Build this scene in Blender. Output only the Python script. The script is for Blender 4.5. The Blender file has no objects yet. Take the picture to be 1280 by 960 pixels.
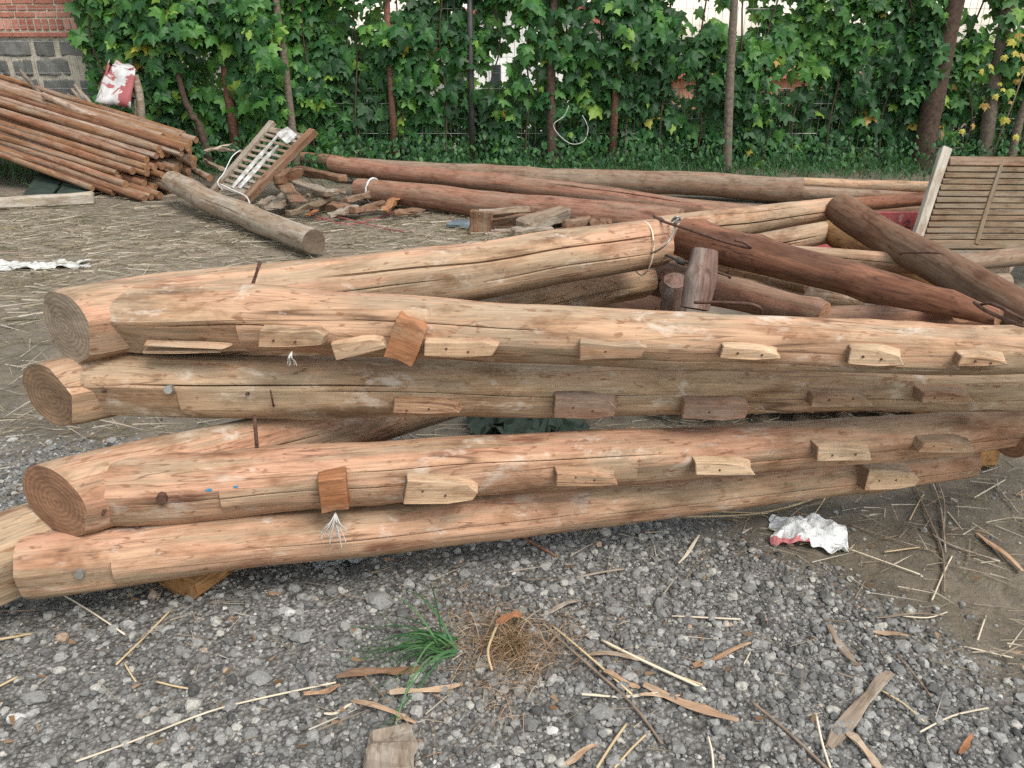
import bpy, bmesh, math, random
import numpy as np
from mathutils import Vector, Matrix, noise

R = math.radians
random.seed(7)
rng = np.random.default_rng(7)
scene = bpy.context.scene
COL = scene.collection

# ------------------------------------------------------------------ camera
CAM_H, PITCH, FPX = 1.25, R(23.5), 985.0          # FPX: focal length for a 1280 px wide frame
cam = bpy.data.cameras.new('camera')
cam.sensor_width = 36.0
cam.lens = 36.0 * FPX / 1280.0
cam.clip_start, cam.clip_end = 0.05, 3000
camo = bpy.data.objects.new('camera', cam); COL.objects.link(camo)
camo.location = (0, 0, CAM_H)
camo.rotation_euler = (math.pi / 2 - PITCH, 0, 0)
scene.camera = camo

# ------------------------------------------------------------------ sky, sun, exposure
SUN_DIR = Vector((0.45, -0.50, 0.95)).normalized()      # towards the sun
w = bpy.data.worlds.new('World'); scene.world = w; w.use_nodes = True
nt = w.node_tree; nt.nodes.clear()
sky = nt.nodes.new('ShaderNodeTexSky'); sky.sky_type = 'NISHITA'; sky.sun_disc = False
sky.sun_elevation = math.asin(SUN_DIR.z); sky.sun_rotation = math.atan2(SUN_DIR.x, SUN_DIR.y)
sky.air_density = 2.2; sky.dust_density = 1.0; sky.ozone_density = 1.0
hs = nt.nodes.new('ShaderNodeHueSaturation'); hs.inputs['Saturation'].default_value = 0.35   # overcast: a milky sky
bg = nt.nodes.new('ShaderNodeBackground'); bg.inputs['Strength'].default_value = 0.10
ou = nt.nodes.new('ShaderNodeOutputWorld')
nt.links.new(sky.outputs[0], hs.inputs['Color']); nt.links.new(hs.outputs[0], bg.inputs['Color']); nt.links.new(bg.outputs[0], ou.inputs['Surface'])
sun = bpy.data.lights.new('sun', 'SUN'); sun.energy = 1.5; sun.angle = R(28); sun.color = (1.0, 0.93, 0.84)
suno = bpy.data.objects.new('sun', sun); COL.objects.link(suno)
suno.rotation_euler = SUN_DIR.to_track_quat('Z', 'Y').to_euler()
scene.view_settings.view_transform = 'Standard'; scene.view_settings.look = 'None'
scene.view_settings.gamma = 1.0; scene.view_settings.use_curve_mapping = False
scene.view_settings.exposure = 1.2
scene.render.engine = 'CYCLES'
scene.cycles.max_bounces = 4; scene.cycles.diffuse_bounces = 3; scene.cycles.glossy_bounces = 1; scene.cycles.transmission_bounces = 3; scene.cycles.transparent_max_bounces = 4
scene.cycles.use_adaptive_sampling = True; scene.cycles.adaptive_threshold = 0.02; scene.cycles.use_denoising = False; scene.cycles.caustics_reflective = False; scene.cycles.caustics_refractive = False

# ------------------------------------------------------------------ helpers: places
def ray(u, v):
    a = (u - 640.0) / FPX; b = (480.0 - v) / FPX
    return Vector((a, math.cos(PITCH) + b * math.sin(PITCH), -math.sin(PITCH) + b * math.cos(PITCH)))
def Pz(u, v, z=0.0):
    d = ray(u, v); return Vector((0, 0, CAM_H)) + d * ((z - CAM_H) / d.z)
def Py(u, v, y):
    d = ray(u, v); return Vector((0, 0, CAM_H)) + d * (y / d.y)
def depth(p):
    return p.y * math.cos(PITCH) + (CAM_H - p.z) * math.sin(PITCH)
def px(p, n):                                              # n photo pixels at p, in metres
    return n * depth(p) / FPX

# ------------------------------------------------------------------ helpers: objects
WM = {}
def link(o, parent=None, M=None):
    COL.objects.link(o)
    M = M or Matrix.Identity(4)
    WM[o.name] = M
    if parent is not None:
        o.parent = parent
        o.matrix_basis = WM[parent.name].inverted() @ M
    else:
        o.matrix_basis = M
    return o
def tag(o, label=None, cat=None, group=None, kind=None):
    if label: o['label'] = label
    if cat: o['category'] = cat
    if group: o['group'] = group
    if kind: o['kind'] = kind
    return o
def empty(name, loc):
    o = bpy.data.objects.new(name, None); o.empty_display_size = 0.05
    return link(o, None, Matrix.Translation(loc))
def mesh(name, verts, faces, mats, smooth=False, midx=None):
    me = bpy.data.meshes.new(name); me.from_pydata([tuple(v) for v in verts], [], faces)
    for m in (mats if isinstance(mats, (list, tuple)) else [mats]): me.materials.append(m)
    if midx is not None: me.polygons.foreach_set('material_index', midx)
    me.polygons.foreach_set('use_smooth', [smooth] * len(me.polygons) if isinstance(smooth, bool) else smooth)
    me.update()
    return me
def np_mesh(name, V, T, mat, smooth=False):
    """V (n,3), T (m,k) index array -> mesh"""
    me = bpy.data.meshes.new(name)
    k = T.shape[1]
    me.vertices.add(len(V)); me.vertices.foreach_set('co', V.astype(np.float32).ravel())
    me.loops.add(T.size); me.loops.foreach_set('vertex_index', T.astype(np.int32).ravel())
    me.polygons.add(len(T)); me.polygons.foreach_set('loop_start', np.arange(0, T.size, k, dtype=np.int32))
    me.polygons.foreach_set('loop_total', np.full(len(T), k, dtype=np.int32))
    me.polygons.foreach_set('use_smooth', np.full(len(T), smooth))
    me.materials.append(mat); me.update(calc_edges=True); me.validate()
    return me
def set_attr(me, name, vals):
    a = me.attributes.new(name, 'FLOAT', 'POINT'); a.data.foreach_set('value', np.asarray(vals, dtype=np.float32))
def frame(p0, p1, up=Vector((0, 0, 1))):
    x = (p1 - p0).normalized()
    if abs(x.dot(up)) > 0.95: up = Vector((0, 1, 0))
    y = up.cross(x).normalized(); z = x.cross(y)
    return Matrix(((x.x, y.x, z.x, p0.x), (x.y, y.y, z.y, p0.y), (x.z, y.z, z.z, p0.z), (0, 0, 0, 1)))
def axes(loc, x, z):                                       # matrix from an x axis and a rough z axis
    x = x.normalized(); y = z.cross(x).normalized(); z = x.cross(y)
    return Matrix(((x.x, y.x, z.x, loc.x), (x.y, y.y, z.y, loc.y), (x.z, y.z, z.z, loc.z), (0, 0, 0, 1)))
def nz(x, y=0.0, z=0.0): return noise.noise(Vector((x, y, z)))
def box_mesh(name, sx, sy, sz, mats, chamfer=0.004, jitter=0.003, seed=0, cuts=2, taper=None):
    """a rough sawn block, x from 0..sx, centred in y and z, with worn edges"""
    rr = random.Random(seed)
    bm = bmesh.new(); bmesh.ops.create_cube(bm, size=1.0)
    for v in bm.verts: v.co = Vector(((v.co.x + .5) * sx, v.co.y * sy, v.co.z * sz))
    long_e = [e for e in bm.edges if abs(e.verts[0].co.x - e.verts[1].co.x) > sx * .5]
    if cuts: bmesh.ops.subdivide_edges(bm, edges=long_e, cuts=cuts, use_grid_fill=True)
    for v in bm.verts:
        if taper: taper(v.co)
        v.co += Vector((rr.uniform(-1, 1), rr.uniform(-1, 1), rr.uniform(-1, 1))) * jitter
    if chamfer:
        ee = [e for e in bm.edges if len(e.link_faces) == 2 and e.calc_face_angle(0) > 0.5]
        bmesh.ops.bevel(bm, geom=ee, offset=chamfer, segments=1, affect='EDGES', clamp_overlap=True)
    me = bpy.data.meshes.new(name); bm.to_mesh(me); bm.free()
    for m in (mats if isinstance(mats, (list, tuple)) else [mats]): me.materials.append(m)
    return me
def tube_mesh(name, pts, rad, mat, sides=6, cap=True):
    V, F = [], []
    n = len(pts); rads = rad if isinstance(rad, (list, tuple)) else [rad] * n
    for i, p in enumerate(pts):
        t = (pts[min(i + 1, n - 1)] - pts[max(i - 1, 0)]).normalized()
        up = Vector((0, 0, 1)) if abs(t.z) < .9 else Vector((0, 1, 0))
        a = t.cross(up).normalized(); b = t.cross(a)
        for k in range(sides):
            th = 2 * math.pi * k / sides
            V.append(p + (a * math.cos(th) + b * math.sin(th)) * rads[i])
    for i in range(n - 1):
        for k in range(sides):
            k2 = (k + 1) % sides
            F.append((i * sides + k, i * sides + k2, (i + 1) * sides + k2, (i + 1) * sides + k))
    if cap: F.append(tuple(range(sides))[::-1]); F.append(tuple((n - 1) * sides + k for k in range(sides)))
    return mesh(name, V, F, mat, True)

# ------------------------------------------------------------------ helpers: materials
class NT:
    def __init__(s, name):
        s.m = bpy.data.materials.new(name); s.m.use_nodes = True
        s.t = s.m.node_tree; s.t.nodes.clear()
        s.out = s.n('ShaderNodeOutputMaterial'); s.b = s.n('ShaderNodeBsdfPrincipled')
        s.l(s.b.outputs[0], s.out.inputs['Surface'])
        s.tc = s.n('ShaderNodeTexCoord'); s.oi = s.n('ShaderNodeObjectInfo')
    def n(s, t, **kw):
        x = s.t.nodes.new(t)
        for k, v in kw.items(): setattr(x, k, v)
        return x
    def l(s, a, b): s.t.links.new(a, b)
    def put(s, sock, v):
        if isinstance(v, bpy.types.NodeSocket): s.l(v, sock)
        elif isinstance(v, (tuple, list)) and sock.type == 'RGBA' and len(v) == 3: sock.default_value = (*v, 1)
        else: sock.default_value = v
    def mp(s, scale=(1, 1, 1), src=None):
        m = s.n('ShaderNodeMapping'); s.l(src or s.tc.outputs['Object'], m.inputs[0]); m.inputs['Scale'].default_value = scale
        return m.outputs[0]
    def rand(s, k=1.0): return s.math('MULTIPLY', s.oi.outputs['Random'], k)
    def noise(s, vec, scale=1.0, detail=4, rough=.55, dist=0.0, w=None):
        x = s.n('ShaderNodeTexNoise'); s.l(vec, x.inputs['Vector'])
        x.inputs['Scale'].default_value = scale; x.inputs['Detail'].default_value = detail
        x.inputs['Roughness'].default_value = rough; x.inputs['Distortion'].default_value = dist
        if w is not None: x.noise_dimensions = '4D'; s.put(x.inputs['W'], w)
        return x.outputs[0]
    def vor(s, vec, scale, feature='F1', out=0):
        x = s.n('ShaderNodeTexVoronoi'); x.feature = feature; s.l(vec, x.inputs['Vector']); x.inputs['Scale'].default_value = scale
        return x.outputs[out]
    def ramp(s, fac, stops, interp='LINEAR'):
        x = s.n('ShaderNodeValToRGB'); s.put(x.inputs[0], fac); cr = x.color_ramp; cr.interpolation = interp
        while len(cr.elements) < len(stops): cr.elements.new(0.5)
        for e, (p, c) in zip(cr.elements, stops):
            e.position = p; e.color = (c, c, c, 1) if isinstance(c, (int, float)) else (*c, 1)
        return x.outputs[0]
    def mix(s, fac, a, b, mode='MIX'):
        x = s.n('ShaderNodeMix'); x.data_type = 'RGBA'; x.blend_type = mode; x.clamp_factor = True
        s.put(x.inputs[0], fac); s.put(x.inputs[6], a); s.put(x.inputs[7], b)
        return x.outputs[2]
    def math(s, op, a, b=0.0, c=None):
        x = s.n('ShaderNodeMath'); x.operation = op; s.put(x.inputs[0], a); s.put(x.inputs[1], b)
        if c is not None: s.put(x.inputs[2], c)
        return x.outputs[0]
    def attr(s, name): x = s.n('ShaderNodeAttribute'); x.attribute_name = name; return x
    def bump(s, h, strength=.3, dist=.01, prev=None):
        x = s.n('ShaderNodeBump'); x.inputs['Strength'].default_value = strength; x.inputs['Distance'].default_value = dist
        s.l(h, x.inputs['Height'])
        if prev is not None: s.l(prev, x.inputs['Normal'])
        return x.outputs[0]
    def done(s, col, rough=.8, normal=None, spec=.3, **kw):
        s.put(s.b.inputs['Base Color'], col); s.put(s.b.inputs['Roughness'], rough)
        s.b.inputs['Specular IOR Level'].default_value = spec
        for k, v in kw.items(): s.put(s.b.inputs[k], v)
        if normal is not None: s.l(normal, s.b.inputs['Normal'])
        return s.m

def plain(name, col, rough=.8, var=.25, scale=8.0, bump=.15, spec=.3, **kw):
    s = NT(name); c = s.noise(s.mp(), scale, 3, .6)
    f = s.ramp(c, [(.3, 1 - var), (.7, 1 + var * .6)])
    return s.done(s.mix(1, col, f, 'MULTIPLY'), rough, s.bump(c, bump, .01), spec, **kw)

def wood(name, c1, c2, grey, g_amt=.45, dark=(.07, .035, .02), crack=1.0, pat=1.0, rough=.8, spots=1.0, stain=0.0, tone=.28, gain=1.0):
    """peeled round wood: grain runs along local x"""
    s = NT(name)
    c1, c2, grey = (tuple(x * gain for x in c) for c in (c1, c2, grey))
    off = s.n('ShaderNodeVectorMath', operation='SCALE'); off.inputs[0].default_value = (37.0, 61.0, 83.0); s.l(s.oi.outputs['Random'], off.inputs['Scale'])
    add = s.n('ShaderNodeVectorMath', operation='ADD'); s.l(s.tc.outputs['Object'], add.inputs[0]); s.l(off.outputs[0], add.inputs[1]); vec = add.outputs[0]
    big = s.noise(s.mp((.9 * pat, 4 * pat, 4 * pat), vec), 1.6, 3, .6, .4)
    streak = s.noise(s.mp((2.2, 40, 40), vec), 1.0, 4, .68, .2)
    fine = s.noise(s.mp((11, 210, 210), vec), 1.0, 2, .6)
    col = s.mix(s.ramp(big, [(.36, 0), (.62, 1)]), c1, c2)
    gn = s.noise(s.mp((.75 * pat, 6.5, 6.5), vec), 2.0, 4, .66, .5)
    gf = s.ramp(gn, [(.62 - .3 * g_amt, 0), (.70 - .3 * g_amt, .75), (.85 - .3 * g_amt, .95)])
    col = s.mix(gf, col, grey)
    blot = s.noise(s.mp((3.5, 9, 9), vec), 1.7, 4, .7, .3)
    col = s.mix(1, col, s.ramp(blot, [(.26, (.46, .38, .33)), (.40, (.80, .74, .69)), (.50, (1.0, .99, .98)), (.75, (1.16, 1.17, 1.18))]), 'MULTIPLY')
    col = s.mix(1, col, s.ramp(streak, [(.25, 1 - tone * 1.15), (.5, 1.0), (.75, 1 + tone * .45)]), 'MULTIPLY')
    col = s.mix(1, col, s.ramp(fine, [(.3, .80), (.7, 1.12)]), 'MULTIPLY')
    # long drying checks: thin dark lines that run with the grain
    line = s.ramp(s.noise(s.mp((.5, 13, 13), vec), 1.0, 2, .5, .35), [(.490, 0), (.498, 1), (.502, 1), (.510, 0)])
    line = s.math('MULTIPLY', line, s.ramp(gn, [(.40, crack), (.55, 0)]))
    col = s.mix(s.math('MULTIPLY', line, .8), col, dark)
    ln2 = s.ramp(s.noise(s.mp((1.5, 34, 34), vec), 1.0, 2, .5, .3), [(.492, 0), (.499, 1), (.501, 1), (.508, 0)])
    col = s.mix(s.math('MULTIPLY', ln2, s.ramp(big, [(.40, 0), (.52, .75 * crack)])), col, tuple(x * 1.5 for x in dark))
    # knots and bruises
    vo = s.vor(s.mp((3.4, 8, 8), vec), 1.0)
    kn = s.ramp(s.math('ADD', vo, s.math('MULTIPLY', fine, .1)), [(.12, spots), (.21, 0)])
    col = s.mix(s.math('MULTIPLY', kn, .7), col, (dark[0] * 1.9, dark[1] * 1.5, dark[2] * 1.5))
    sp = s.noise(s.mp((26, 60, 60), vec), 1.0, 3, .6, .3)
    col = s.mix(s.ramp(sp, [(.60, 0), (.68, .7 * spots)]), col, (dark[0] * 2.6, dark[1] * 2.4, dark[2] * 2.2))
    if stain:
        st = s.noise(s.mp((7, 12, 12), vec), 1.3, 4, .72, .3)
        col = s.mix(s.ramp(st, [(.58, 0), (.70, stain)]), col, (.60, .54, .47))
    h = s.math('ADD', s.math('MULTIPLY', streak, .8), s.math('MULTIPLY', fine, .3))
    return s.done(col, rough, s.bump(h, .5, .006), .2)

def endgrain(name, c, ring=90, rough=.85):
    s = NT(name); r = s.rand(9)
    d = s.n('ShaderNodeVectorMath', operation='MULTIPLY'); s.l(s.tc.outputs['Object'], d.inputs[0]); d.inputs[1].default_value = (0, 1, 1)
    ln = s.n('ShaderNodeVectorMath', operation='LENGTH'); s.l(d.outputs[0], ln.inputs[0])
    ns = s.noise(s.mp((1, 1, 1)), 22, 5, .6, w=r)
    rg = s.math('SINE', s.math('ADD', s.math('MULTIPLY', ln.outputs['Value'], ring * 6.28), s.math('MULTIPLY', ns, 5)))
    n2 = s.noise(s.mp((1, 1, 1)), 8, 5, .65, w=r)
    col = s.mix(s.ramp(n2, [(.3, 0), (.7, 1)]), tuple(x * .5 for x in c), tuple(min(1, x * 1.25) for x in c))
    col = s.mix(1, col, s.math('MULTIPLY_ADD', rg, .13, .88), 'MULTIPLY')
    dn = s.n('ShaderNodeVectorMath', operation='NORMALIZE'); s.l(d.outputs[0], dn.inputs[0])
    rad = s.ramp(s.noise(dn.outputs[0], 1.5, 1, .6, w=r), [(.49, 0), (.498, 1), (.502, 1), (.51, 0)])
    rad = s.math('MULTIPLY', rad, s.ramp(n2, [(.48, 0), (.58, .6)]))
    col = s.mix(rad, col, tuple(x * .16 for x in c))
    saw = s.noise(s.mp((20, 18, 70)), 1, 3, .6, w=r)
    col = s.mix(1, col, s.ramp(saw, [(.3, .86), (.7, 1.08)]), 'MULTIPLY')
    return s.done(col, rough, s.bump(s.math('ADD', saw, ns), .5, .006), .2)

TAN, PINK, GREYW = (.50, .285, .165), (.56, .27, .165), (.40, .30, .205)
M = {}
M['log_tan'] = wood('peeled tan wood', (.425, .29, .185), (.435, .265, .17), (.32, .245, .168), .50, stain=.55)
M['log_pink'] = wood('peeled pinkish wood', (.425, .28, .182), (.44, .25, .165), (.32, .24, .162), .46, stain=.5)
M['log_grey'] = wood('weathered beige wood', (.385, .278, .18), (.395, .262, .17), (.325, .25, .17), .6, stain=.6)
M['log_red'] = wood('red brown wood', (.205, .09, .054), (.26, .122, .074), (.14, .072, .048), .40, (.025, .013, .01), tone=.4)
M['log_brown'] = wood('dark brown wood', (.135, .075, .047), (.175, .092, .054), (.19, .13, .088), .4, (.03, .016, .01))
M['log_oldred'] = wood('faded red wood', (.265, .138, .094), (.30, .162, .112), (.245, .165, .118), .5, (.05, .027, .02), pat=.8, tone=.36)
M['log_oldgrey'] = wood('old grey brown log', (.225, .145, .10), (.25, .158, .108), (.25, .195, .145), .6, (.05, .03, .022))
M['log_silver'] = wood('silver grey weathered wood', (.27, .21, .155), (.30, .225, .16), (.33, .285, .232), .6, (.06, .04, .03))
M['log_ochre'] = wood('ochre wood', (.29, .15, .06), (.33, .185, .08), (.21, .115, .055), .4, (.06, .025, .012), pat=2)
M['bark'] = wood('purplish grey bark', (.22, .145, .125), (.27, .17, .13), (.33, .27, .235), .5, (.06, .035, .03), pat=2.5, tone=.4, gain=0.80)
M['pole_a'] = wood('reddish pole', (.26, .125, .075), (.33, .165, .095), (.32, .24, .175), .52, (.06, .025, .015), spots=.8, gain=0.78)
M['pole_b'] = wood('orange brown pole', (.36, .195, .10), (.30, .15, .08), (.33, .25, .18), .52, (.07, .03, .015), spots=.8, gain=0.72)
M['pole_c'] = wood('pale grey pole', (.42, .29, .21), (.36, .24, .17), (.48, .39, .32), .5, (.08, .04, .03), spots=.6, gain=0.72)
M['pole_d'] = wood('dark brown pole', (.19, .085, .05), (.24, .11, .06), (.2, .12, .08), .35, (.03, .015, .01), spots=.8, gain=0.80)
M['cleat'] = wood('fresh split wood', (.58, .43, .29), (.54, .36, .23), (.48, .37, .26), .35, crack=.5, spots=.6, gain=0.86)
M['cleat_dull'] = wood('dull sawn wood', (.42, .27, .165), (.46, .28, .175), (.36, .27, .19), .5, spots=.8, gain=0.82)
M['cleat_bark'] = wood('barky wood', (.30, .19, .14), (.34, .215, .15), (.36, .27, .21), .5, spots=.8, pat=2, gain=0.80)
M['rusty_block'] = wood('rust stained wood', (.42, .20, .10), (.36, .16, .075), (.42, .28, .18), .3, spots=.8, gain=0.80)
M['plank_grey'] = wood('grey plank', (.30, .24, .18), (.34, .25, .175), (.40, .35, .29), .55, (.05, .035, .025), gain=0.75)
M['plank_pale'] = wood('pale bleached plank', (.54, .48, .38), (.5, .42, .32), (.55, .51, .44), .5, (.1, .07, .05), spots=.5, gain=0.72)
M['plank_brown'] = wood('old brown plank', (.27, .155, .095), (.31, .175, .11), (.30, .22, .16), .45, (.045, .025, .018), gain=0.72)
M['slat'] = wood('dry brown slat', (.31, .225, .145), (.34, .235, .15), (.34, .28, .205), .5, (.07, .05, .03), gain=0.56)
M['end_dark'] = endgrain('dirty end grain', (.31, .20, .125))
M['end_grey'] = endgrain('grey end grain', (.36, .28, .205))
M['end_red'] = endgrain('reddish end grain', (.34, .185, .11))
M['end_orange'] = endgrain('orange pole end grain', (.42, .23, .12))
M['end_old'] = endgrain('rotten end grain', (.17, .125, .09))
M['chip'] = wood('wood splinter', (.52, .37, .25), (.46, .30, .19), (.46, .38, .29), .4, crack=.3, spots=.3, gain=0.85)
M['chip_grey'] = wood('grey splinter', (.32, .26, .20), (.36, .27, .2), (.42, .37, .31), .5, spots=.5, gain=0.80)
M['straw'] = plain('straw', (.52, .40, .235), .7, .4, 3.0, .05)
M['straw_pale'] = plain('pale straw', (.62, .54, .41), .7, .4, 3.0, .05)
M['twig'] = plain('twig', (.22, .165, .12), .85, .4, 20, .2)
M['iron'] = plain('rusty iron', (.115, .06, .042), .7, .6, 60, .3, .4, Metallic=.35)
M['wire'] = plain('grey wire', (.30, .29, .27), .5, .3, 60, .1, .5, Metallic=.6)
M['cord'] = plain('white plastic cord', (.56, .56, .54), .5, .1, 60, .0)
M['white_cloth'] = plain('white sheet', (.46, .46, .44), .6, .25, 14, .4)
M['green_board'] = plain('green painted board', (.022, .036, .027), .7, .4, 9, .2)
M['blue_grey'] = plain('blue grey sheet', (.12, .15, .17), .5, .4, 9, .2)
M['dark_metal'] = plain('dark steel', (.045, .042, .04), .55, .4, 20, .1, .5)
M['concrete'] = plain('concrete', (.40, .385, .355), .9, .25, 6, .3)
M['mortar'] = plain('mortar', (.46, .42, .34), .95, .25, 14, .6)
M['white_wall'] = plain('white render', (.80, .79, .76), .9, .06, 2, .1)
M['roof_tile'] = plain('red roof tile', (.42, .15, .115), .85, .35, 9, .2)
M['orange_wall'] = plain('hollow brick', (.52, .255, .165), .9, .35, 4, .2)
M['window_glass'] = plain('window glass', (.04, .05, .055), .1, .1, 3, .0, .6)
M['trunk'] = plain('trunk bark', (.075, .05, .037), .95, .45, 26, .9)
M['trunk_grey'] = plain('grey trunk bark', (.155, .125, .10), .95, .4, 30, .8)

def leafmat(name, ramp):
    s = NT(name); t = s.attr('tint').outputs['Fac']
    ob = s.noise(s.mp(), 5, 3)
    col = s.ramp(t, ramp)
    col = s.mix(1, col, s.ramp(ob, [(.3, .8), (.7, 1.2)]), 'MULTIPLY')
    s.done(col, .5, None, .35)
    tr = s.n('ShaderNodeBsdfTranslucent'); s.l(s.mix(.5, col, (.25, .42, .06)), tr.inputs['Color'])
    mx = s.n('ShaderNodeMixShader'); mx.inputs[0].default_value = .28
    s.l(s.b.outputs[0], mx.inputs[1]); s.l(tr.outputs[0], mx.inputs[2]); s.l(mx.outputs[0], s.out.inputs['Surface'])
    return s.m
M['leaf'] = leafmat('vine leaf', [(0, (.012, .048, .016)), (.35, (.030, .112, .028)), (.62, (.066, .188, .034)), (.82, (.13, .28, .045)), (.93, (.25, .38, .07)), (.965, (.5, .38, .06)), (1.0, (.32, .17, .06))])
M['shrub_leaf'] = leafmat('shrub leaf', [(0, (.018, .065, .026)), (.6, (.035, .115, .035)), (1.0, (.09, .2, .05))])
M['grass'] = leafmat('grass blade', [(0, (.035, .105, .045)), (.6, (.07, .175, .07)), (1, (.2, .28, .10))])
M['dry_grass'] = leafmat('dry grass', [(0, (.16, .115, .08)), (.5, (.285, .222, .162)), (1, (.50, .44, .36))])

M['root'] = leafmat('dry root', [(0, (.15, .085, .05)), (.5, (.31, .19, .12)), (1, (.52, .38, .25))])
M['bark_bit'] = leafmat('bark bit', [(0, (.13, .065, .035)), (.5, (.25, .13, .07)), (1, (.36, .24, .15))])
# ------------------------------------------------------------------ ground
MUD0, MUD1 = Pz(860, 640), Pz(1280, 880)
def mudness(x, y):
    """>0 on the damp trodden mud to the right, <0 on the gravel"""
    dx, dy = MUD1.x - MUD0.x, MUD1.y - MUD0.y; L = math.hypot(dx, dy)
    side = ((x - MUD0.x) * -dy + (y - MUD0.y) * dx) / L * 1.0
    back = (y - 2.35)
    return max(side, back) + .12 * nz(x * 3, y * 3, 1.7) + .05 * nz(x * 9, y * 9, 4.2)
def strawness(x, y):
    d = math.exp(-((y - 5.3) / 1.5) ** 2) * (1.0 if x < .3 else .55)
    return d * (.75 + .6 * nz(x * 1.3, y * 1.3, 8.1))
def gz(x, y):
    near = max(0.0, 1 - max(0, y - 1) / 9)
    z = .022 * nz(x * .9, y * .9, .3) + .012 * nz(x * 3.1, y * 3.1, 2.3) * near
    if y > 9.6: z -= min(2.6, (y - 9.6) * .42)
    return z
def graded(a0, a1, step, lo, hi, grow=1.18):
    xs = list(np.arange(a0, a1 + 1e-6, step)); s = step; x = xs[-1]
    while x < hi: s *= grow; x = min(x + s, hi); xs.append(x)
    s = step; x = a0; pre = []
    while x > lo: s *= grow; x = max(x - s, lo); pre.append(x)
    return np.array(pre[::-1] + xs)
gx = graded(-2.3, 2.3, .022, -400, 400, 1.12); gy = graded(.9, 3.2, .020, -60, 900, 1.06)
V = np.zeros((len(gy), len(gx), 3)); mudw = np.zeros((len(gy), len(gx))); strw = np.zeros_like(mudw)
for j, y in enumerate(gy):
    fine = 1.0 if y < 4.5 else (.5 if y < 9 else 0)
    for i, x in enumerate(gx):
        z = gz(x, y)
        if fine and abs(x) < 6: z += fine * (.007 * nz(x * 14, y * 14, 5.5) + .004 * nz(x * 37, y * 37, 6.5))
        V[j, i] = (x, y, z)
        if abs(x) < 12 and y < 12:
            mudw[j, i] = min(1, max(0, .5 + mudness(x, y) * 5)); strw[j, i] = max(0, min(1, strawness(x, y)))
        else: mudw[j, i] = 1
nx, ny = len(gx), len(gy)
idx = np.arange(nx * ny).reshape(ny, nx)
T = np.stack([idx[:-1, :-1], idx[:-1, 1:], idx[1:, 1:], idx[1:, :-1]], -1).reshape(-1, 4)
s = NT('yard earth')
co = s.mp()
n1 = s.noise(co, 3.5, 7, .6); n2 = s.noise(co, 22, 6, .65); n3 = s.noise(co, 120, 4, .6)
peb = s.vor(co, 85); peb2 = s.vor(co, 190)
gcol = s.mix(s.ramp(n2, [(.35, 0), (.65, 1)]), (.105, .099, .09), (.215, .206, .19))
gcol = s.mix(1, gcol, s.ramp(peb, [(.0, 1.5), (.5, .9), (.85, .5)]), 'MULTIPLY')
mcol = s.mix(s.ramp(n1, [(.35, 0), (.65, 1)]), (.098, .083, .063), (.17, .143, .108))
mcol = s.mix(1, mcol, s.ramp(n2, [(.3, .75), (.7, 1.2)]), 'MULTIPLY')
mcol = s.mix(s.ramp(n3, [(.62, 0), (.72, .6)]), mcol, (.30, .27, .22))
scol = s.mix(s.ramp(n2, [(.35, 0), (.65, 1)]), (.17, .135, .10), (.32, .265, .20))
col = s.mix(s.attr('mud').outputs['Fac'], gcol, mcol)
col = s.mix(s.math('MULTIPLY', s.attr('straw').outputs['Fac'], .75), col, scol)
hgt = s.math('ADD', s.math('MULTIPLY', n2, 1.0), s.math('MULTIPLY', n3, .5))
hg = s.math('SUBTRACT', hgt, s.math('MULTIPLY', peb, .9))
hm = s.mix(s.attr('mud').outputs['Fac'], hg, s.math('MULTIPLY', hgt, .8))
M['ground'] = s.done(col, s.ramp(s.noise(co, 2.5, 3), [(.4, .95), (.65, .7)]), s.bump(hm, .7, .02), .3)
me = np_mesh('ground', V.reshape(-1, 3), T, M['ground'], True)
set_attr(me, 'mud', mudw.ravel()); set_attr(me, 'straw', strw.ravel())
ground = link(bpy.data.objects.new('ground', me)); tag(ground, kind='structure')
def Pg(u, v, dz=0.0):
    p = Pz(u, v, 0.0)
    for _ in range(3): p = Pz(u, v, gz(p.x, p.y) + dz)
    return p

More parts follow.
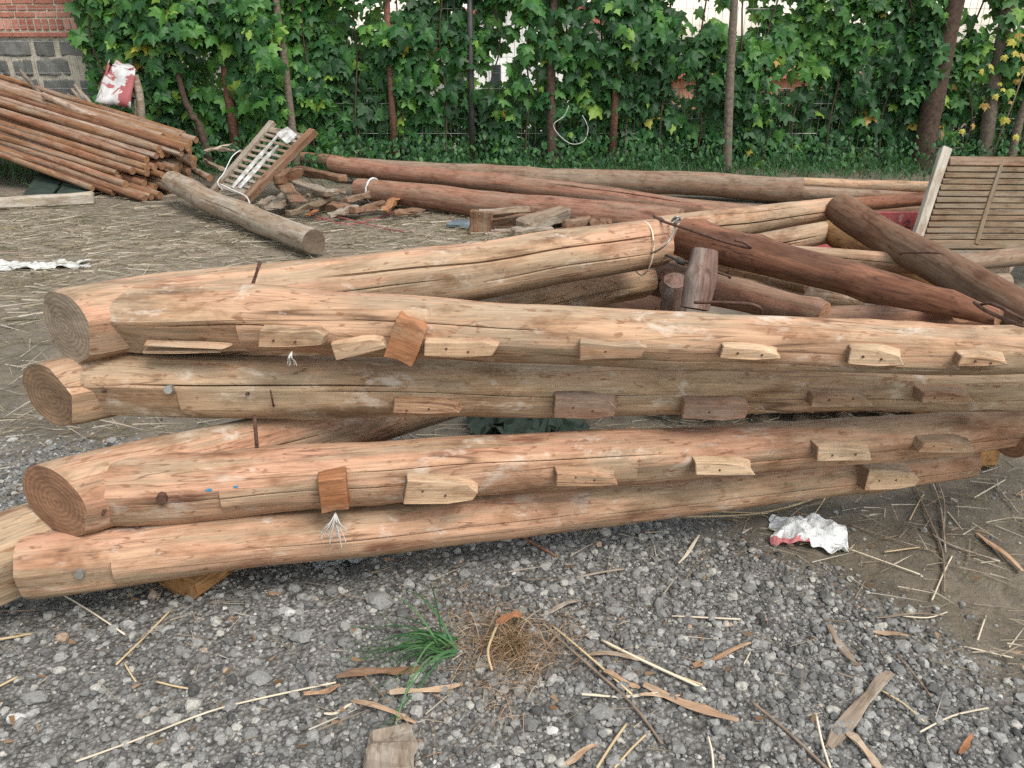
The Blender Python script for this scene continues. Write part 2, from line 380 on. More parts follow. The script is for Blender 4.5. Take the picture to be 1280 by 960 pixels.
# ------------------------------------------------------------------ logs
def log_mesh(name, L, r0, r1, seed, mats, sides=44, step=.028, bend=0.0, cracks=(), flats=(), lump=.035, twist=.25, cut=0.005, oval=.0, knots=0, tip=None, skew=0.0, facets=0):
    """peeled log along local x. theta 90 = up, 180 = towards the viewer for a log running left to right.
    cracks: (theta, x0, x1, width_m, depth_m); flats: (x0, x1, theta, keep) planes hewn off at keep*radius"""
    rr = random.Random(seed); so = seed * 13.7
    xs = list(np.linspace(0, L, max(6, int(L / step))))
    for f in flats:
        for e in (f[0], f[1]):
            if 0 < e < L: xs += [e - .0015, e + .0015]
    xs = sorted(xs); base = [(2 * math.pi * k / sides, None) for k in range(sides)]
    cols = list(base)
    for ci, c in enumerate(cracks):
        th = R(c[0]); hw = c[3] / (r0 + r1)
        cols = [q for q in cols if q[1] is not None or abs((q[0] - th + math.pi) % (2 * math.pi) - math.pi) > hw * 1.6]
        cols += [(th - hw * 1.5, None), (th - hw * .5, (ci, 0)), (th, (ci, 1)), (th + hw * .5, (ci, 0)), (th + hw * 1.5, None)]
    cols.sort(key=lambda q: q[0]); n = len(cols)
    kn = [(rr.uniform(.05, .95) * L, rr.uniform(0, 6.28), rr.uniform(.012, .022)) for _ in range(knots)]
    fac = [(rr.uniform(-.1, .95) * L, rr.uniform(.35, .9), rr.uniform(70, 235), rr.uniform(.90, .965)) for _ in range(facets)]
    V, F, mi = [], [], []
    for x in xs:
        t = x / L; rb = r0 + (r1 - r0) * t
        if tip: rb *= tip(t)
        oy = bend * math.sin(math.pi * t) + .22 * rb * nz(x * 1.1, so, 1) + .10 * rb * nz(x * 3.1, so, 2); oz = .26 * rb * nz(x * 1.1, so, 5) + .12 * rb * nz(x * 3.1, so, 7)
        tw = twist * t + .10 * nz(x * 1.1, so, 9)
        for th0, ck in cols:
            th = th0 + tw; c, s_ = math.cos(th), math.sin(th)
            r = rb * (1 + lump * 1.6 * nz(x * 1.7, c * .8 + so, s_ * .8) + lump * .6 * nz(x * 4.5, c * 1.8 + so, s_ * 1.8) + lump * .28 * nz(x * 13, c * 4 + so, s_ * 4) + oval * math.cos(2 * th))
            for kx, kt, kr in kn:
                d2 = ((x - kx) / .035) ** 2 + ((th - kt + math.pi) % 6.2832 - math.pi) ** 2 * (rb / .035) ** 2
                if d2 < 4: r += kr * .55 * math.exp(-d2)
            for f in flats:
                if f[0] <= x <= f[1]:
                    k = math.cos(th - R(f[2]))
                    if k > 0 and r * k > f[3] * rb: r = f[3] * rb / k
            for fx, fl, ft, fk in fac:
                q = (x - fx) / fl
                if 0 < q < 1:
                    k = math.cos(th - R(ft)); lim = rb * (fk + .12 * (1 - min(1, q * 5, (1 - q) * 5)))
                    if k > .5 and r * k > lim: r = lim / k
            if ck:
                cc = cracks[ck[0]]; q = (x - cc[1]) / max(1e-6, cc[2] - cc[1])
                if 0 < q < 1:
                    a = min(1, 6 * q * (1 - q)) * (.75 + .5 * nz(x * 6, so + ck[0]))
                    r -= cc[4] * a * (1.0 if ck[1] else .12)
            # worn edge at the cut ends
            e = min(x, L - x)
            if e < cut: r *= 1 - .035 * (1 - e / cut)
            V.append(Vector((x - skew * r * c * max(0, 1 - x / .28), oy + r * c, oz + r * s_)))
    m = len(xs)
    for i in range(m - 1):
        for k in range(n):
            k2 = (k + 1) % n
            F.append((i * n + k, (i + 1) * n + k, (i + 1) * n + k2, i * n + k2)); mi.append(0)
    for end, i in ((0, 0), (1, m - 1)):
        ring = [i * n + k for k in range(n)]; cen = sum((V[q] for q in ring), Vector()) / n
        sx = -1 if end == 0 else 1
        prev = ring
        for f_ in (.72, .4):
            new = []
            for q in ring:
                p = cen.lerp(V[q], f_); p.x += sx * .005 * nz(p.y * 16, p.z * 16, so) ; new.append(len(V)); V.append(p)
            for k in range(n):
                k2 = (k + 1) % n; fc = (prev[k], prev[k2], new[k2], new[k])
                F.append(fc if sx < 0 else fc[::-1]); mi.append(1)
            prev = new
        c_i = len(V); V.append(cen)
        for k in range(n):
            fc = (prev[k], prev[(k + 1) % n], c_i); F.append(fc if sx < 0 else fc[::-1]); mi.append(1)
    me = mesh(name, V, F, mats, [q == 0 for q in mi], mi)
    me.set_sharp_from_angle(angle=R(24))
    return me
LOG = {}
def log(name, a, b, d0, d1, mats, seed, parent=None, **kw):
    """a, b: world end points; d0, d1: diameters in metres"""
    L = (b - a).length
    o = bpy.data.objects.new(name, log_mesh(name, L, d0 / 2, d1 / 2, seed, mats, **kw))
    Mw = frame(a, b); link(o, parent, Mw)
    LOG[o.name] = (a, b, d0 / 2, d1 / 2)
    return o
def on_log(o, u, v):
    """where the line of sight through a photo point meets the log: point, outward normal, axis, local x"""
    a, b, r0, r1 = LOG[o.name]; ax = (b - a).normalized(); O = Vector((0, 0, CAM_H)); d = ray(u, v).normalized()
    r = (r0 + r1) / 2
    for _ in range(3):
        w0 = O - a; dp = d - ax * d.dot(ax); wp = w0 - ax * w0.dot(ax)
        A = dp.dot(dp); B = 2 * dp.dot(wp); C = wp.dot(wp) - r * r; D = B * B - 4 * A * C
        t = (-B - math.sqrt(max(D, 0))) / (2 * A); p = O + d * t; x = (p - a).dot(ax)
        r = r0 + (r1 - r0) * max(0, min(1, x / (b - a).length))
    nrm = (p - a - ax * x).normalized()
    return p, nrm, ax, x

def cleat(parent, u0, u1, v0, v1, mat, seed, shape='taper', thick=.042, tilt=0.0, end='end_dark', name='cleat'):
    p0 = on_log(parent, u0, (v0 + v1) / 2)[0]; p1 = on_log(parent, u1, (v0 + v1) / 2)[0]
    p, nrm, ax, _ = on_log(parent, (u0 + u1) / 2, (v0 + v1) / 2)
    Ln = (p1 - p0).length; h = px(p, v1 - v0) * .95
    rr = random.Random(seed); nv = Vector((nrm.x, nrm.y, nrm.z * .25)).normalized()
    xa = (p1 - p0).normalized(); xa = (Matrix.Rotation(tilt, 3, nv) @ xa)
    j_ = lambda k=.035: rr.uniform(-k, k)
    if shape == 'taper':   back = [(0, -.5), (0, .5), (.5, .52), (.86, .5), (1, .36), (1, -.46), (.55, -.5)]; fr_ = [(.02, -.46), (.03, .3), (.45, .28), (.68, .12), (.84, -.02), (.93, -.40), (.5, -.47)]
    elif shape == 'round': back = [(0, -.5), (0, .5), (.6, .5), (.9, .45), (1, .1), (.96, -.42), (.6, -.5)]; fr_ = [(.01, -.46), (.01, .44), (.55, .42), (.82, .36), (.92, .0), (.88, -.36), (.55, -.46)]
    elif shape == 'split': back = [(0, -.5), (0, .5), (.62, .46), (.93, .5), (1, .25), (.97, -.40), (.55, -.5)]; fr_ = [(.01, -.46), (.015, .40), (.5, .30), (.8, .40), (.96, .14), (.86, -.38), (.45, -.46)]
    else:                  back = [(0, -.5), (0, .5), (.5, .5), (1, .5), (1, 0), (1, -.5), (.5, -.5)]; fr_ = [(.02, -.48), (.02, .48), (.5, .48), (.98, .48), (.98, 0), (.98, -.48), (.5, -.48)]
    V = [Vector(((x_ + j_()) * Ln, -thick + j_(.002), (z_ + j_(.06)) * h)) for x_, z_ in fr_] + [Vector(((x_ + j_(.02)) * Ln, thick, (z_ + j_(.05)) * h)) for x_, z_ in back]
    n_ = len(back); F = [tuple(range(n_))[::-1], tuple(range(n_, 2 * n_))] + [(k, (k + 1) % n_, n_ + (k + 1) % n_, n_ + k) for k in range(n_)]
    me = mesh(name, V, F, [M[mat], M[end]]); bm = bmesh.new(); bm.from_mesh(me); bmesh.ops.recalc_face_normals(bm, faces=bm.faces)
    bmesh.ops.bevel(bm, geom=[e for e in bm.edges if e.calc_face_angle(0) > .5], offset=.0018, segments=1, affect='EDGES', clamp_overlap=True); bm.to_mesh(me); bm.free()
    for f in me.polygons:
        if f.normal.x < -.8: f.material_index = 1
    o = bpy.data.objects.new(name, me)
    y = -nv; z = xa.cross(y).normalized(); xa = y.cross(z)
    c = p - xa * Ln / 2 + nv * thick * .12
    if z.z < 0: z = -z; y = -y
    Mw = Matrix(((xa.x, y.x, z.x, c.x), (xa.y, y.y, z.y, c.y), (xa.z, y.z, z.z, c.z), (0, 0, 0, 1)))
    link(o, parent, Mw)
    return o, p + nv * thick * .85, nv
NAILS = []
def bolt(parent, u, v, r=.012, mat='iron', name='bolt', proud=.008, at=None):
    p, nrm = at if at else on_log(parent, u, v)[:2]
    bm = bmesh.new(); bmesh.ops.create_cone(bm, cap_ends=True, segments=10, radius1=r, radius2=r * .8, depth=proud * 2)
    me = bpy.data.meshes.new(name); bm.to_mesh(me); bm.free(); me.materials.append(M[mat])
    q = nrm.to_track_quat('Z', 'Y').to_matrix().to_4x4(); q.translation = p + nrm * proud * .2
    return link(bpy.data.objects.new(name, me), parent, q)
def rod(name, pts, r, mat, parent=None, sides=6):
    o = bpy.data.objects.new(name, tube_mesh(name, [p - pts[0] for p in pts], r, M[mat], sides))
    return link(o, parent, Matrix.Translation(pts[0]))
def arc(pts, n=6):                                          # smooth a polyline (Catmull-Rom)
    out = []
    for i in range(len(pts) - 1):
        p0, p1, p2, p3 = pts[max(i - 1, 0)], pts[i], pts[i + 1], pts[min(i + 2, len(pts) - 1)]
        for k in range(n):
            t = k / n
            out.append(.5 * ((2 * p1) + (p2 - p0) * t + (2 * p0 - 5 * p1 + 4 * p2 - p3) * t * t + (3 * p1 - p0 - 3 * p2 + p3) * t ** 3))
    return out + [pts[-1]]

def L2(u0, v0, z0, n0, u1, v1, z1, n1):
    """two ends: photo place, height in metres, thickness in photo pixels"""
    a, b = Pz(u0, v0, z0), Pz(u1, v1, z1); return a, b, px(a, n0), px(b, n1)
def ext(a, b, d0, d1, f0=0.0, f1=0.0):
    """lengthen a log beyond its seen ends"""
    ax = b - a; k = (d1 - d0); return a - ax * f0, b + ax * f1, d0 - k * f0, d1 + k * f1

# --- top truss
TRUSS_GROUP = 'log trusses stacked flat in the front pile'
zA, zB, zC, zD = .65, .48, .325, .168
tA = empty('log_truss', (0, 1.9, 0.55)); tag(tA, 'uppermost log truss of the pile, with a reddened strut and steel wire ties', 'log truss', TRUSS_GROUP)
a = ext(*L2(158, 400, zA, 86, 1280, 431, zA, 62), 0, .16)
fA = log('front_log', *a, [M['log_tan'], M['end_dark']], 11, tA, facets=12, bend=-.02, lump=.065, cracks=((172, .1, .5, .006, .012), (205, 1.1, 2.0, .005, .012), (150, .55, 1.0, .004, .01)), flats=((0, .30, 208, .78),), knots=5, twist=.2)
a = L2(96, 401, zA - .005, 99, 826, 307, .67, 60)
a[0].y -= 0.040; rA = log('rafter_log', *a, [M['log_pink'], M['end_grey']], 12, tA, skew=0.62, facets=7, lump=.06, cracks=((137, .55, 1.65, .012, .025), (165, .3, .9, .006, .015), (178, 1.0, 1.6, .006, .015)), flats=((-.01, .20, 198, .78), (-.01, .20, 240, .84)), knots=2, twist=.15)
a = L2(822, 291, .675, 44, 1043, 259, .68, 27)
eA = log('upper_rafter_log', *a, [M['log_pink'], M['end_grey']], 13, tA, cracks=((165, .1, .85, .014, .02), (120, .2, .6, .005, .01)), lump=.04)
a = L2(826, 289, .66, 47, 1248, 398, .665, 36)
hA = log('strut_log', *a, [M['log_red'], M['end_red']], 14, tA, lump=.05, knots=6, tip=lambda t: 1 - max(0, t - .75) ** 1.2 * 2.2)
a = L2(1050, 262, .685, 40, 1300, 408, .60, 50)
gA = log('heavy_brown_strut', *a, [M['log_brown'], M['end_dark']], 15, tA, lump=.05, knots=3)
a = L2(893, 311, .60, 20, 1144, 331, .60, 26)
iA = log('cross_pole', *a, [M['log_tan'], M['end_red']], 16, tA, lump=.05, cracks=((160, .1, .6, .005, .01),))
a = (Pz(880, 312, .70), Pz(867, 386, .54)); d = px(a[0], 33)
jA = log('bark_post', a[0], a[1], d, d * 1.15, [M['bark'], M['bark']], 17, tA, lump=.09, step=.012, cut=.02, knots=5)
# --- second truss
tB = empty('log_truss', (0, 1.9, 0.40)); tag(tB, 'second log truss from the top, beige front log held clear of the one below', 'log truss', TRUSS_GROUP)
a = ext(*L2(122, 485, zB, 82, 1280, 487, zB, 58), 0, .16)
fB = log('front_log', *a, [M['log_grey'], M['end_dark']], 21, tB, facets=12, bend=.0, lump=.06, cracks=((158, .1, .75, .008, .016), (170, .5, 1.4, .004, .01), (190, 1.5, 2.3, .004, .01)), flats=((-.01, .22, 200, .80), (.2, 2.9, 188, .90)), knots=5, twist=.0)
a = L2(74, 489, zB - .005, 85, 803, 347, .50, 52)
a[0].y -= 0.040; rB = log('rafter_log', *a, [M['log_tan'], M['end_dark']], 22, tB, skew=0.62, facets=7, lump=.04, cracks=((172, 1.0, 1.72, .014, .02),), flats=((-.01, .20, 196, .82), (-.01, .20, 140, .84)))
a = L2(815, 335, .51, 34, 1031, 291, .51, 28)
log('upper_rafter_log', *a, [M['log_pink'], M['end_grey']], 23, tB, cracks=((160, .25, .9, .014, .02), (175, .4, .8, .006, .02)), lump=.04)
a = L2(806, 343, .49, 46, 1030, 396, .49, 34)
log('strut_log', *a, [M['log_oldred'], M['end_red']], 24, tB, lump=.05, knots=3)
a = L2(1034, 287, .51, 34, 1210, 385, .51, 40)
log('ochre_strut', *a, [M['log_ochre'], M['end_red']], 25, tB, lump=.06, knots=4)
a = L2(880, 328, .44, 24, 1010, 352, .44, 26)
log('pale_pole', *a, [M['log_tan'], M['end_red']], 26, tB, lump=.05)
a = (Pz(846, 350, .56), Pz(838, 392, .43)); d = px(a[0], 30)
log('bark_post', a[0], a[1], d, d * 1.1, [M['bark'], M['bark']], 27, tB, lump=.09, step=.012, cut=.02, knots=4)
# --- third truss
tC = empty('log_truss', (0, 1.8, 0.24)); tag(tC, 'third log truss from the top, with small blue paint marks on its front log', 'log truss', TRUSS_GROUP)
a = L2(140, 609, zC, 90, 1277, 534, zC, 52)
fC = log('front_log', *a, [M['log_pink'], M['end_red']], 31, tC, facets=12, bend=-.015, lump=.075, cracks=((180, .05, .7, .005, .012), (148, .5, 1.3, .004, .01), (186, 1.3, 2.4, .007, .014)), flats=((-.01, .25, 195, .86), (1.2, 2.9, 200, .86)), knots=6, twist=.1, cut=.03)
a = L2(76, 620, zC - .005, 101, 590, 484, .33, 60)
a[0].y -= 0.025; rC = log('rafter_log', *a, [M['log_pink'], M['end_red']], 32, tC, skew=0.60, facets=7, lump=.03, cracks=((150, .05, .6, .006, .014),), flats=((-.01, .16, 200, .93),))
# --- bottom truss
tD = empty('log_truss', (0, 1.7, 0.08)); tag(tD, 'bottom log truss resting on a short timber, running out of frame at left', 'log truss', TRUSS_GROUP)
a = L2(34, 704, zD, 84, 1214, 577, zD, 40)
fD = log('front_log', *a, [M['log_pink'], M['end_red']], 41, tD, facets=12, bend=-.01, lump=.065, cracks=((168, .5, 1.3, .005, .012), (176, 1.3, 2.5, .006, .012)), flats=((-.01, .2, 190, .88),), knots=4, twist=.1, cut=.03)
a = L2(-75, 722, zD - .005, 120, 300, 585, .17, 70)
a[0].y -= .03; rD = log('rafter_log', *a, [M['log_grey'], M['end_dark']], 42, tD, skew=0.50, facets=7, lump=.03, flats=((-.01, .17, 195, .82),))
# stub of the next rafter behind the right end of the third truss
a = L2(1262, 548, .30, 50, 1420, 500, .33, 50)
tag(log('peeled_log', *a, [M['log_ochre'], M['end_red']], 43, None, lump=.05), 'orange brown log end showing behind the right end of the pile', 'log')

# cleats and fixings
for o, lst in ((fA, [(330, 418, 403, 430, 'cleat', 'split'), (533, 628, 415, 440, 'cleat', 'split'), (725, 808, 416, 444, 'cleat_dull', 'split'), (897, 978, 420, 443, 'cleat', 'taper'), (1055, 1130, 422, 451, 'cleat', 'taper'), (1188, 1256, 432, 450, 'cleat', 'taper')]),
               (fB, [(490, 582, 494, 512, 'cleat_dull', 'taper'), (690, 776, 487, 520, 'cleat_bark', 'round'), (850, 940, 490, 521, 'cleat_bark', 'round'), (1008, 1088, 482, 503, 'cleat_dull', 'taper'), (1142, 1213, 479, 500, 'cleat_dull', 'taper')]),
               (fC, [(507, 600, 585, 623, 'cleat', 'round'), (690, 775, 574, 600, 'cleat_dull', 'taper'), (862, 942, 562, 587, 'cleat', 'taper'), (1010, 1088, 544, 571, 'cleat', 'taper'), (1138, 1212, 540, 560, 'cleat_dull', 'taper')]),
               (fD, [(1072, 1142, 577, 608, 'cleat', 'round')])):
    for i, (u0, u1, v0, v1, mt, sh) in enumerate(lst):
        c_, pf, nv = cleat(o, u0, u1, v0, v1, mt, i * 7 + v0, sh, .026 if mt == 'cleat_bark' or (o == fB and i == 0) else .036)
        for q in ((.22, .52), (.3, .58), (.38,), (.26, .62))[i % 4]:
            p = c_.matrix_basis @ Vector((0, 0, 0)); Mw = WM[c_.name]
            Ln = max(v.co.x for v in c_.data.vertices); ymin = -max(-v.co.y for v in c_.data.vertices if v.co.x < Ln * .6)
            pt = Mw @ Vector((Ln * q, ymin * .97, random.uniform(-.008, .004)))
            bolt(o, 0, 0, .0028, 'iron', 'nail', .0012, at=(pt, nv))
# the loose brown block and its pale offcut on the top log
cleat(fA, 417, 492, 410, 441, 'cleat', 301, 'taper', .026, R(12))
cleat(fA, 490, 530, 392, 452, 'rusty_block', 302, 'none', .036, R(-24), name='loose_block')
cleat(fC, 400, 436, 583, 634, 'rusty_block', 303, 'none', .034, R(8), name='loose_block')
cleat(fA, 182, 290, 428, 433, 'chip', 304, 'taper', .012, R(-2), name='splinter')
cleat(fA, 180, 285, 434, 439, 'chip', 305, 'taper', .012, R(1), name='splinter')
for o, u, v, r_, mt in ((fA, 262, 399, .0135, 'iron'), (fB, 212, 487, .0125, 'wire'), (fC, 203, 622, .0135, 'iron'), (fC, 620, 566, .012, 'iron'), (fD, 100, 716, .0125, 'wire'), (fB, 310, 492, .005, 'iron'), (fB, 555, 502, .004, 'iron'), (fC, 130, 640, .004, 'iron'), (fD, 140, 652, .007, 'iron'), (fD, 172, 659, .007, 'iron'), (fB, 130, 489, .004, 'iron')):
    bolt(o, u, v, r_, mt)
def nail_out(o, u0, v0, u1, v1, r, out=.05):
    r *= .75
    p, n_, ax, _ = on_log(o, u1, v1); q = Py(u0, v0, p.y - out * .4)
    rod('spike', [p - n_ * .02, p, q], r, 'iron', o)
nail_out(fA, 325, 328, 314, 361, .006); nail_out(fC, 318, 520, 321, 557, .006); nail_out(fB, 338, 488, 342, 508, .003)
# blue paint flecks
for (u, v, r_) in ((262, 612, .0055), (295, 608, .004)):
    p, n_, ax, _ = on_log(fC, u, v)
    pts = [Vector((math.cos(t) * r_ * (1 + .5 * math.sin(3 * t + u)) * 1.3, math.sin(t) * r_ * .6, 0)) for t in np.linspace(0, 6.28, 11)[:-1]]
    me = mesh('paint_fleck', pts, [tuple(range(10))], plain('blue paint', (.02, .2, .36), .5, .1))
    q = n_.to_track_quat('Z', 'Y').to_matrix().to_4x4(); q.translation = p + n_ * .0035
    link(bpy.data.objects.new('paint_fleck', me), fC, q)
# iron dogs (bent staples) that clamp the joints
def dog(pts, r=.006, parent=tA): return rod('iron_dog', arc(pts, 4), r * .68, 'iron', parent)
dog([Pz(868, 378, .68), Pz(895, 378, .69), Pz(935, 380, .70), Pz(950, 385, .69), Pz(951, 392, .66)])
dog([Pz(817, 270, .74), Pz(830, 277, .755), Pz(870, 290, .75), Pz(905, 302, .74), Pz(938, 310, .735), Pz(930, 303, .75), Pz(918, 300, .755)])
dog([Pz(1218, 378, .73), Pz(1232, 388, .735), Pz(1268, 404, .735), Pz(1285, 408, .72)], .006)
dog([Pz(1222, 382, .73), Pz(1240, 380, .75), Pz(1275, 397, .75), Pz(1290, 402, .73)], .005)
dog([Pz(1126, 318, .66), Pz(1130, 316, .69), Pz(1168, 316, .74), Pz(1178, 317, .73)], .0045)
dog([Pz(812, 312, .62), Pz(840, 322, .64), Pz(905, 343, .63), Pz(912, 347, .61)], .006)
# wire ties
def tie(o, x, r_wire, mat, name='wire_tie', tail=None, slack=1.0):
    a_, b_, r0, r1 = LOG[o.name]; L = (b_ - a_).length; r = (r0 + (r1 - r0) * x / L) * 1.05 * slack + r_wire
    Mw = WM[o.name]
    pts = [Mw @ Vector((x + .012 * math.sin(t * 1.3), r * math.cos(t), r * math.sin(t))) for t in np.linspace(0, 2 * math.pi, 30)]
    return rod(name, pts, r_wire, mat, o, 5)
LrA = (LOG[rA.name][1] - LOG[rA.name][0]).length
tie(rA, LrA * .955, .0022, 'straw_pale', 'rope_tie')
rod('wire_tie', arc([Pz(843, 285, .73), Pz(845, 272, .755), Pz(846, 277, .75), Pz(842, 290, .745), Pz(833, 305, .72), Pz(820, 314, .69), Pz(812, 316, .66)], 5), .003, 'wire', tA)
rod('wire_knot', arc([Pz(840, 276, .755), Pz(846, 271, .775), Pz(850, 275, .76), Pz(843, 279, .755), Pz(848, 273, .77)], 5), .004, 'wire', tA)
rod('black_cable', arc([Pz(812, 316, .66), Pz(830, 318, .66), Pz(848, 326, .655), Pz(856, 329, .65)], 5), [.004] * 10 + [.009] * 6, 'dark_metal', tA)

# frayed white cord under the loose block, another at the first cleat
def frayed(o, u, v, n, size, label):
    p, n_, ax, _ = on_log(o, u, v); e = empty('frayed_cord', p + n_ * .03); tag(e, label, 'cord')
    for k in range(n):
        an = R(-90 + (k - n / 2) * 75 / n + random.uniform(-14, 14)); ln = size * random.uniform(.6, 1.15)
        q0 = p + n_ * .035; dv = Vector((math.cos(an), -.25, math.sin(an)))
        pts = [q0, q0 + dv * ln * .4 + n_ * .012, q0 + dv * ln * .75 + Vector((0, -.004, -.004)), q0 + dv * ln + Vector((0, 0, -.012))]
        rod('strand', arc(pts, 3), .0009, 'cord', e, 4)
frayed(fC, 420, 624, 13, .066, 'white frayed plastic cord hanging from the loose block on the third log')
frayed(fA, 371, 428, 5, .022, 'short white frayed cord under the leftmost cleat of the top log')

# supports
def rough_chunk(name, a, b, w, h, mats, seed, label, cat, parent=None, jitter=.006, group=None, tap=None):
    Ln = (b - a).length
    o = bpy.data.objects.new(name, box_mesh(name, Ln, w, h, mats, min(w, h) * .16, jitter, seed, 4, tap))
    link(o, parent, frame(a, b))
    if label: tag(o, label, cat, group)
    return o
a, b = Pg(222, 742, .0), Pg(222, 742) + Vector((.24, .42, 0)); a.z = b.z = .045
o = log('support_timber', a, b, .15, .15, [M['log_ochre'], M['log_ochre']], 51, None, lump=.12, step=.015, cut=.03, flats=((-.1, 1, 90, .6), (-.1, 1, 230, .7)), knots=5)
tag(o, 'short ochre split timber propping the bottom log on the gravel', 'timber')
a = Pg(1232, 590); a.z = .06; b = a + Vector((-.05, .35, 0))
o = rough_chunk('support_block', a, b, .10, .12, [M['log_ochre'], M['end_orange']], 52, 'orange sawn block propping the right end of the front pile', 'block')

# ------------------------------------------------------------------ logs lying further back
def single(name, spec, mats, seed, label, cat='log', group=None, **kw):
    f0 = kw.pop('f0', 0); f1 = kw.pop('f1', 0)
    o = log(name, *ext(*L2(*spec), f0, f1), mats, seed, None, sides=28, step=.06, **kw); tag(o, label, cat, group); return o
G = 'long logs lying before the fence'
single('old_log', (480, 213, .13, 24, 1003, 238, .11, 31), [M['log_oldgrey'], M['end_grey']], 61, 'long grey brown log lying nearest the fence', group=G, lump=.03, f0=.12)
single('old_log', (415, 204, .28, 20, 880, 262, .14, 26), [M['log_oldred'], M['end_dark']], 62, 'reddish log lying across the top of the white banded log', group=G, lump=.03, cracks=((120, 2, 3.2, .02, .02),), f1=.1)
o = single('old_log', (447, 236, .13, 26, 850, 282, .10, 44), [M['log_oldred'], M['end_dark']], 63, 'thick red log with a white painted band near its left end', group=G, lump=.03)
Mw = WM[o.name]; pts = [Mw @ Vector((.16, .098 * math.cos(t), .098 * math.sin(t))) for t in np.linspace(0, 6.283, 24)]
rod('white_band', pts, .009, 'cord', o, 5)
single('old_log', (378, 197, .12, 13, 520, 214, .12, 18), [M['log_oldred'], M['end_dark']], 64, 'short reddish log end behind the slatted frame', group=G, lump=.04)
single('old_log', (215, 229, .17, 27, 392, 305, .09, 32), [M['log_silver'], M['end_old']], 65, 'silver grey weathered log lying between the pole pile and the slatted frame', lump=.05, cracks=((150, .8, 1.6, .014, .015),))
single('old_log', (987, 228, .16, 13, 1180, 236, .16, 14), [M['log_tan'], M['end_dark']], 66, 'upper of two thin tan logs left of the crib side', lump=.05, f1=.3)
single('old_log', (975, 239, .10, 17, 1180, 249, .08, 13), [M['log_oldgrey'], M['end_orange']], 67, 'lower of two thin logs left of the crib side, with an orange cut end', lump=.05, f1=.3)
single('old_log', (1055, 257, .16, 18, 1180, 246, .22, 16), [M['log_red'], M['end_dark']], 68, 'dark red log in front of the thin tan logs', lump=.05, f1=.4)
single('old_log', (1060, 268, .06, 14, 1190, 262, .08, 14), [M['log_brown'], M['end_dark']], 69, 'dark brown log half hidden under the dark red log', lump=.05, f1=.4)
single('old_log', (1150, 334, .27, 22, 1290, 318, .30, 24), [M['log_oldgrey'], M['end_grey']], 70, 'grey log in front of the crib side at the right edge', lump=.05, f1=.4)
single('old_log', (1245, 335, .12, 30, 1262, 318, .12, 26), [M['log_silver'], M['end_grey']], 71, 'grey log stub seen end on below the crib side', lump=.06)
single('old_log', (905, 360, .25, 30, 1120, 420, .25, 26), [M['log_oldred'], M['end_red']], 72, 'reddish log low inside the pile behind the red strut', lump=.05)
single('old_log', (1105, 335, .33, 26, 1190, 372, .33, 30), [M['bark'], M['end_dark']], 73, 'barky grey log under the heavy brown strut', lump=.06)

single('old_log', (845, 322, .36, 26, 1165, 352, .34, 24), [M['log_tan'], M['end_red']], 74, 'tan log low in the pile below the cross pole', lump=.05)
single('old_log', (985, 372, .30, 26, 1260, 352, .34, 22), [M['log_oldgrey'], M['end_grey']], 75, 'grey brown log low in the pile under the tip of the red strut', lump=.05)
single('old_log', (1040, 318, .22, 30, 1230, 372, .24, 30), [M['log_brown'], M['end_dark']], 76, 'dark log on the ground between the cross pole and the brown strut', lump=.05)
single('old_log', (700, 352, .33, 34, 830, 392, .33, 40), [M['log_oldred'], M['end_red']], 77, 'reddish log low in the pile left of the bark posts', lump=.05)
single('old_log', (955, 399, .42, 34, 1240, 392, .45, 30), [M['log_oldred'], M['end_red']], 78, 'dull red log lying close behind the right half of the top log', lump=.05)
single('old_log', (1105, 352, .42, 26, 1225, 380, .42, 26), [M['log_tan'], M['end_dark']], 79, 'short tan log between the red strut and the heavy brown strut', lump=.05)
single('old_log', (880, 352, .38, 26, 1080, 378, .38, 26), [M['log_grey'], M['end_dark']], 80, 'beige log low in the pile behind the bark posts', lump=.05)
# crib side: a slatted rail leaning at the right
cr = empty('crib_side', Py(1160, 305, 4.2)); tag(cr, 'slatted brown crib side leaning at the right edge, pale left post', 'crib side')
TL, BL = Py(1181, 190, 4.40), Py(1143, 306, 4.15)
dx = Vector((1.25, .12, -.03)); TR, BR = TL + dx, BL + dx
def bar(name, a, b, w, h, mat, parent, seed, up=Vector((0, 0, 1)), ch=.003, jit=.002):
    Ln = (b - a).length; o = bpy.data.objects.new(name, box_mesh(name, Ln, w, h, mat, ch, jit, seed, 2))
    return link(o, parent, axes(a, b - a, up))
up = (TL - BL).normalized()
bar('post', BL - up * .05, TL + up * .02, .045, .05, M['plank_pale'], cr, 1, dx.normalized())
bar('post', BR - up * .05, TR + up * .02, .045, .05, M['slat'], cr, 2, dx.normalized())
bar('top_rail', TL + dx * .03 - up * .055, TR - dx * .02 - up * .055, .03, .05, M['plank_brown'], cr, 3, up)
bar('bottom_rail', BL + dx * .03 + up * .0, BR - dx * .02 + up * .0, .03, .05, M['slat'], cr, 4, up)
H_ = (TL - BL).length
for k in range(12):
    q = up * (.045 + k * (H_ - .13) / 11.5)
    bar('slat', BL + dx * .03 + q, BR - dx * .02 + q, .02, .027, M['slat'], cr, 10 + k, up, .002, .0015)
nrm = dx.cross(up).normalized()
if nrm.y > 0: nrm = -nrm
for t in (.27, .52, .78):
    bar('strap', BL + dx * t + up * .0 + nrm * .014, BL + dx * t + up * (H_ - .075) + nrm * .014, .012, .022, M['slat'], cr, 30 + int(t * 10), dx.normalized(), .002)
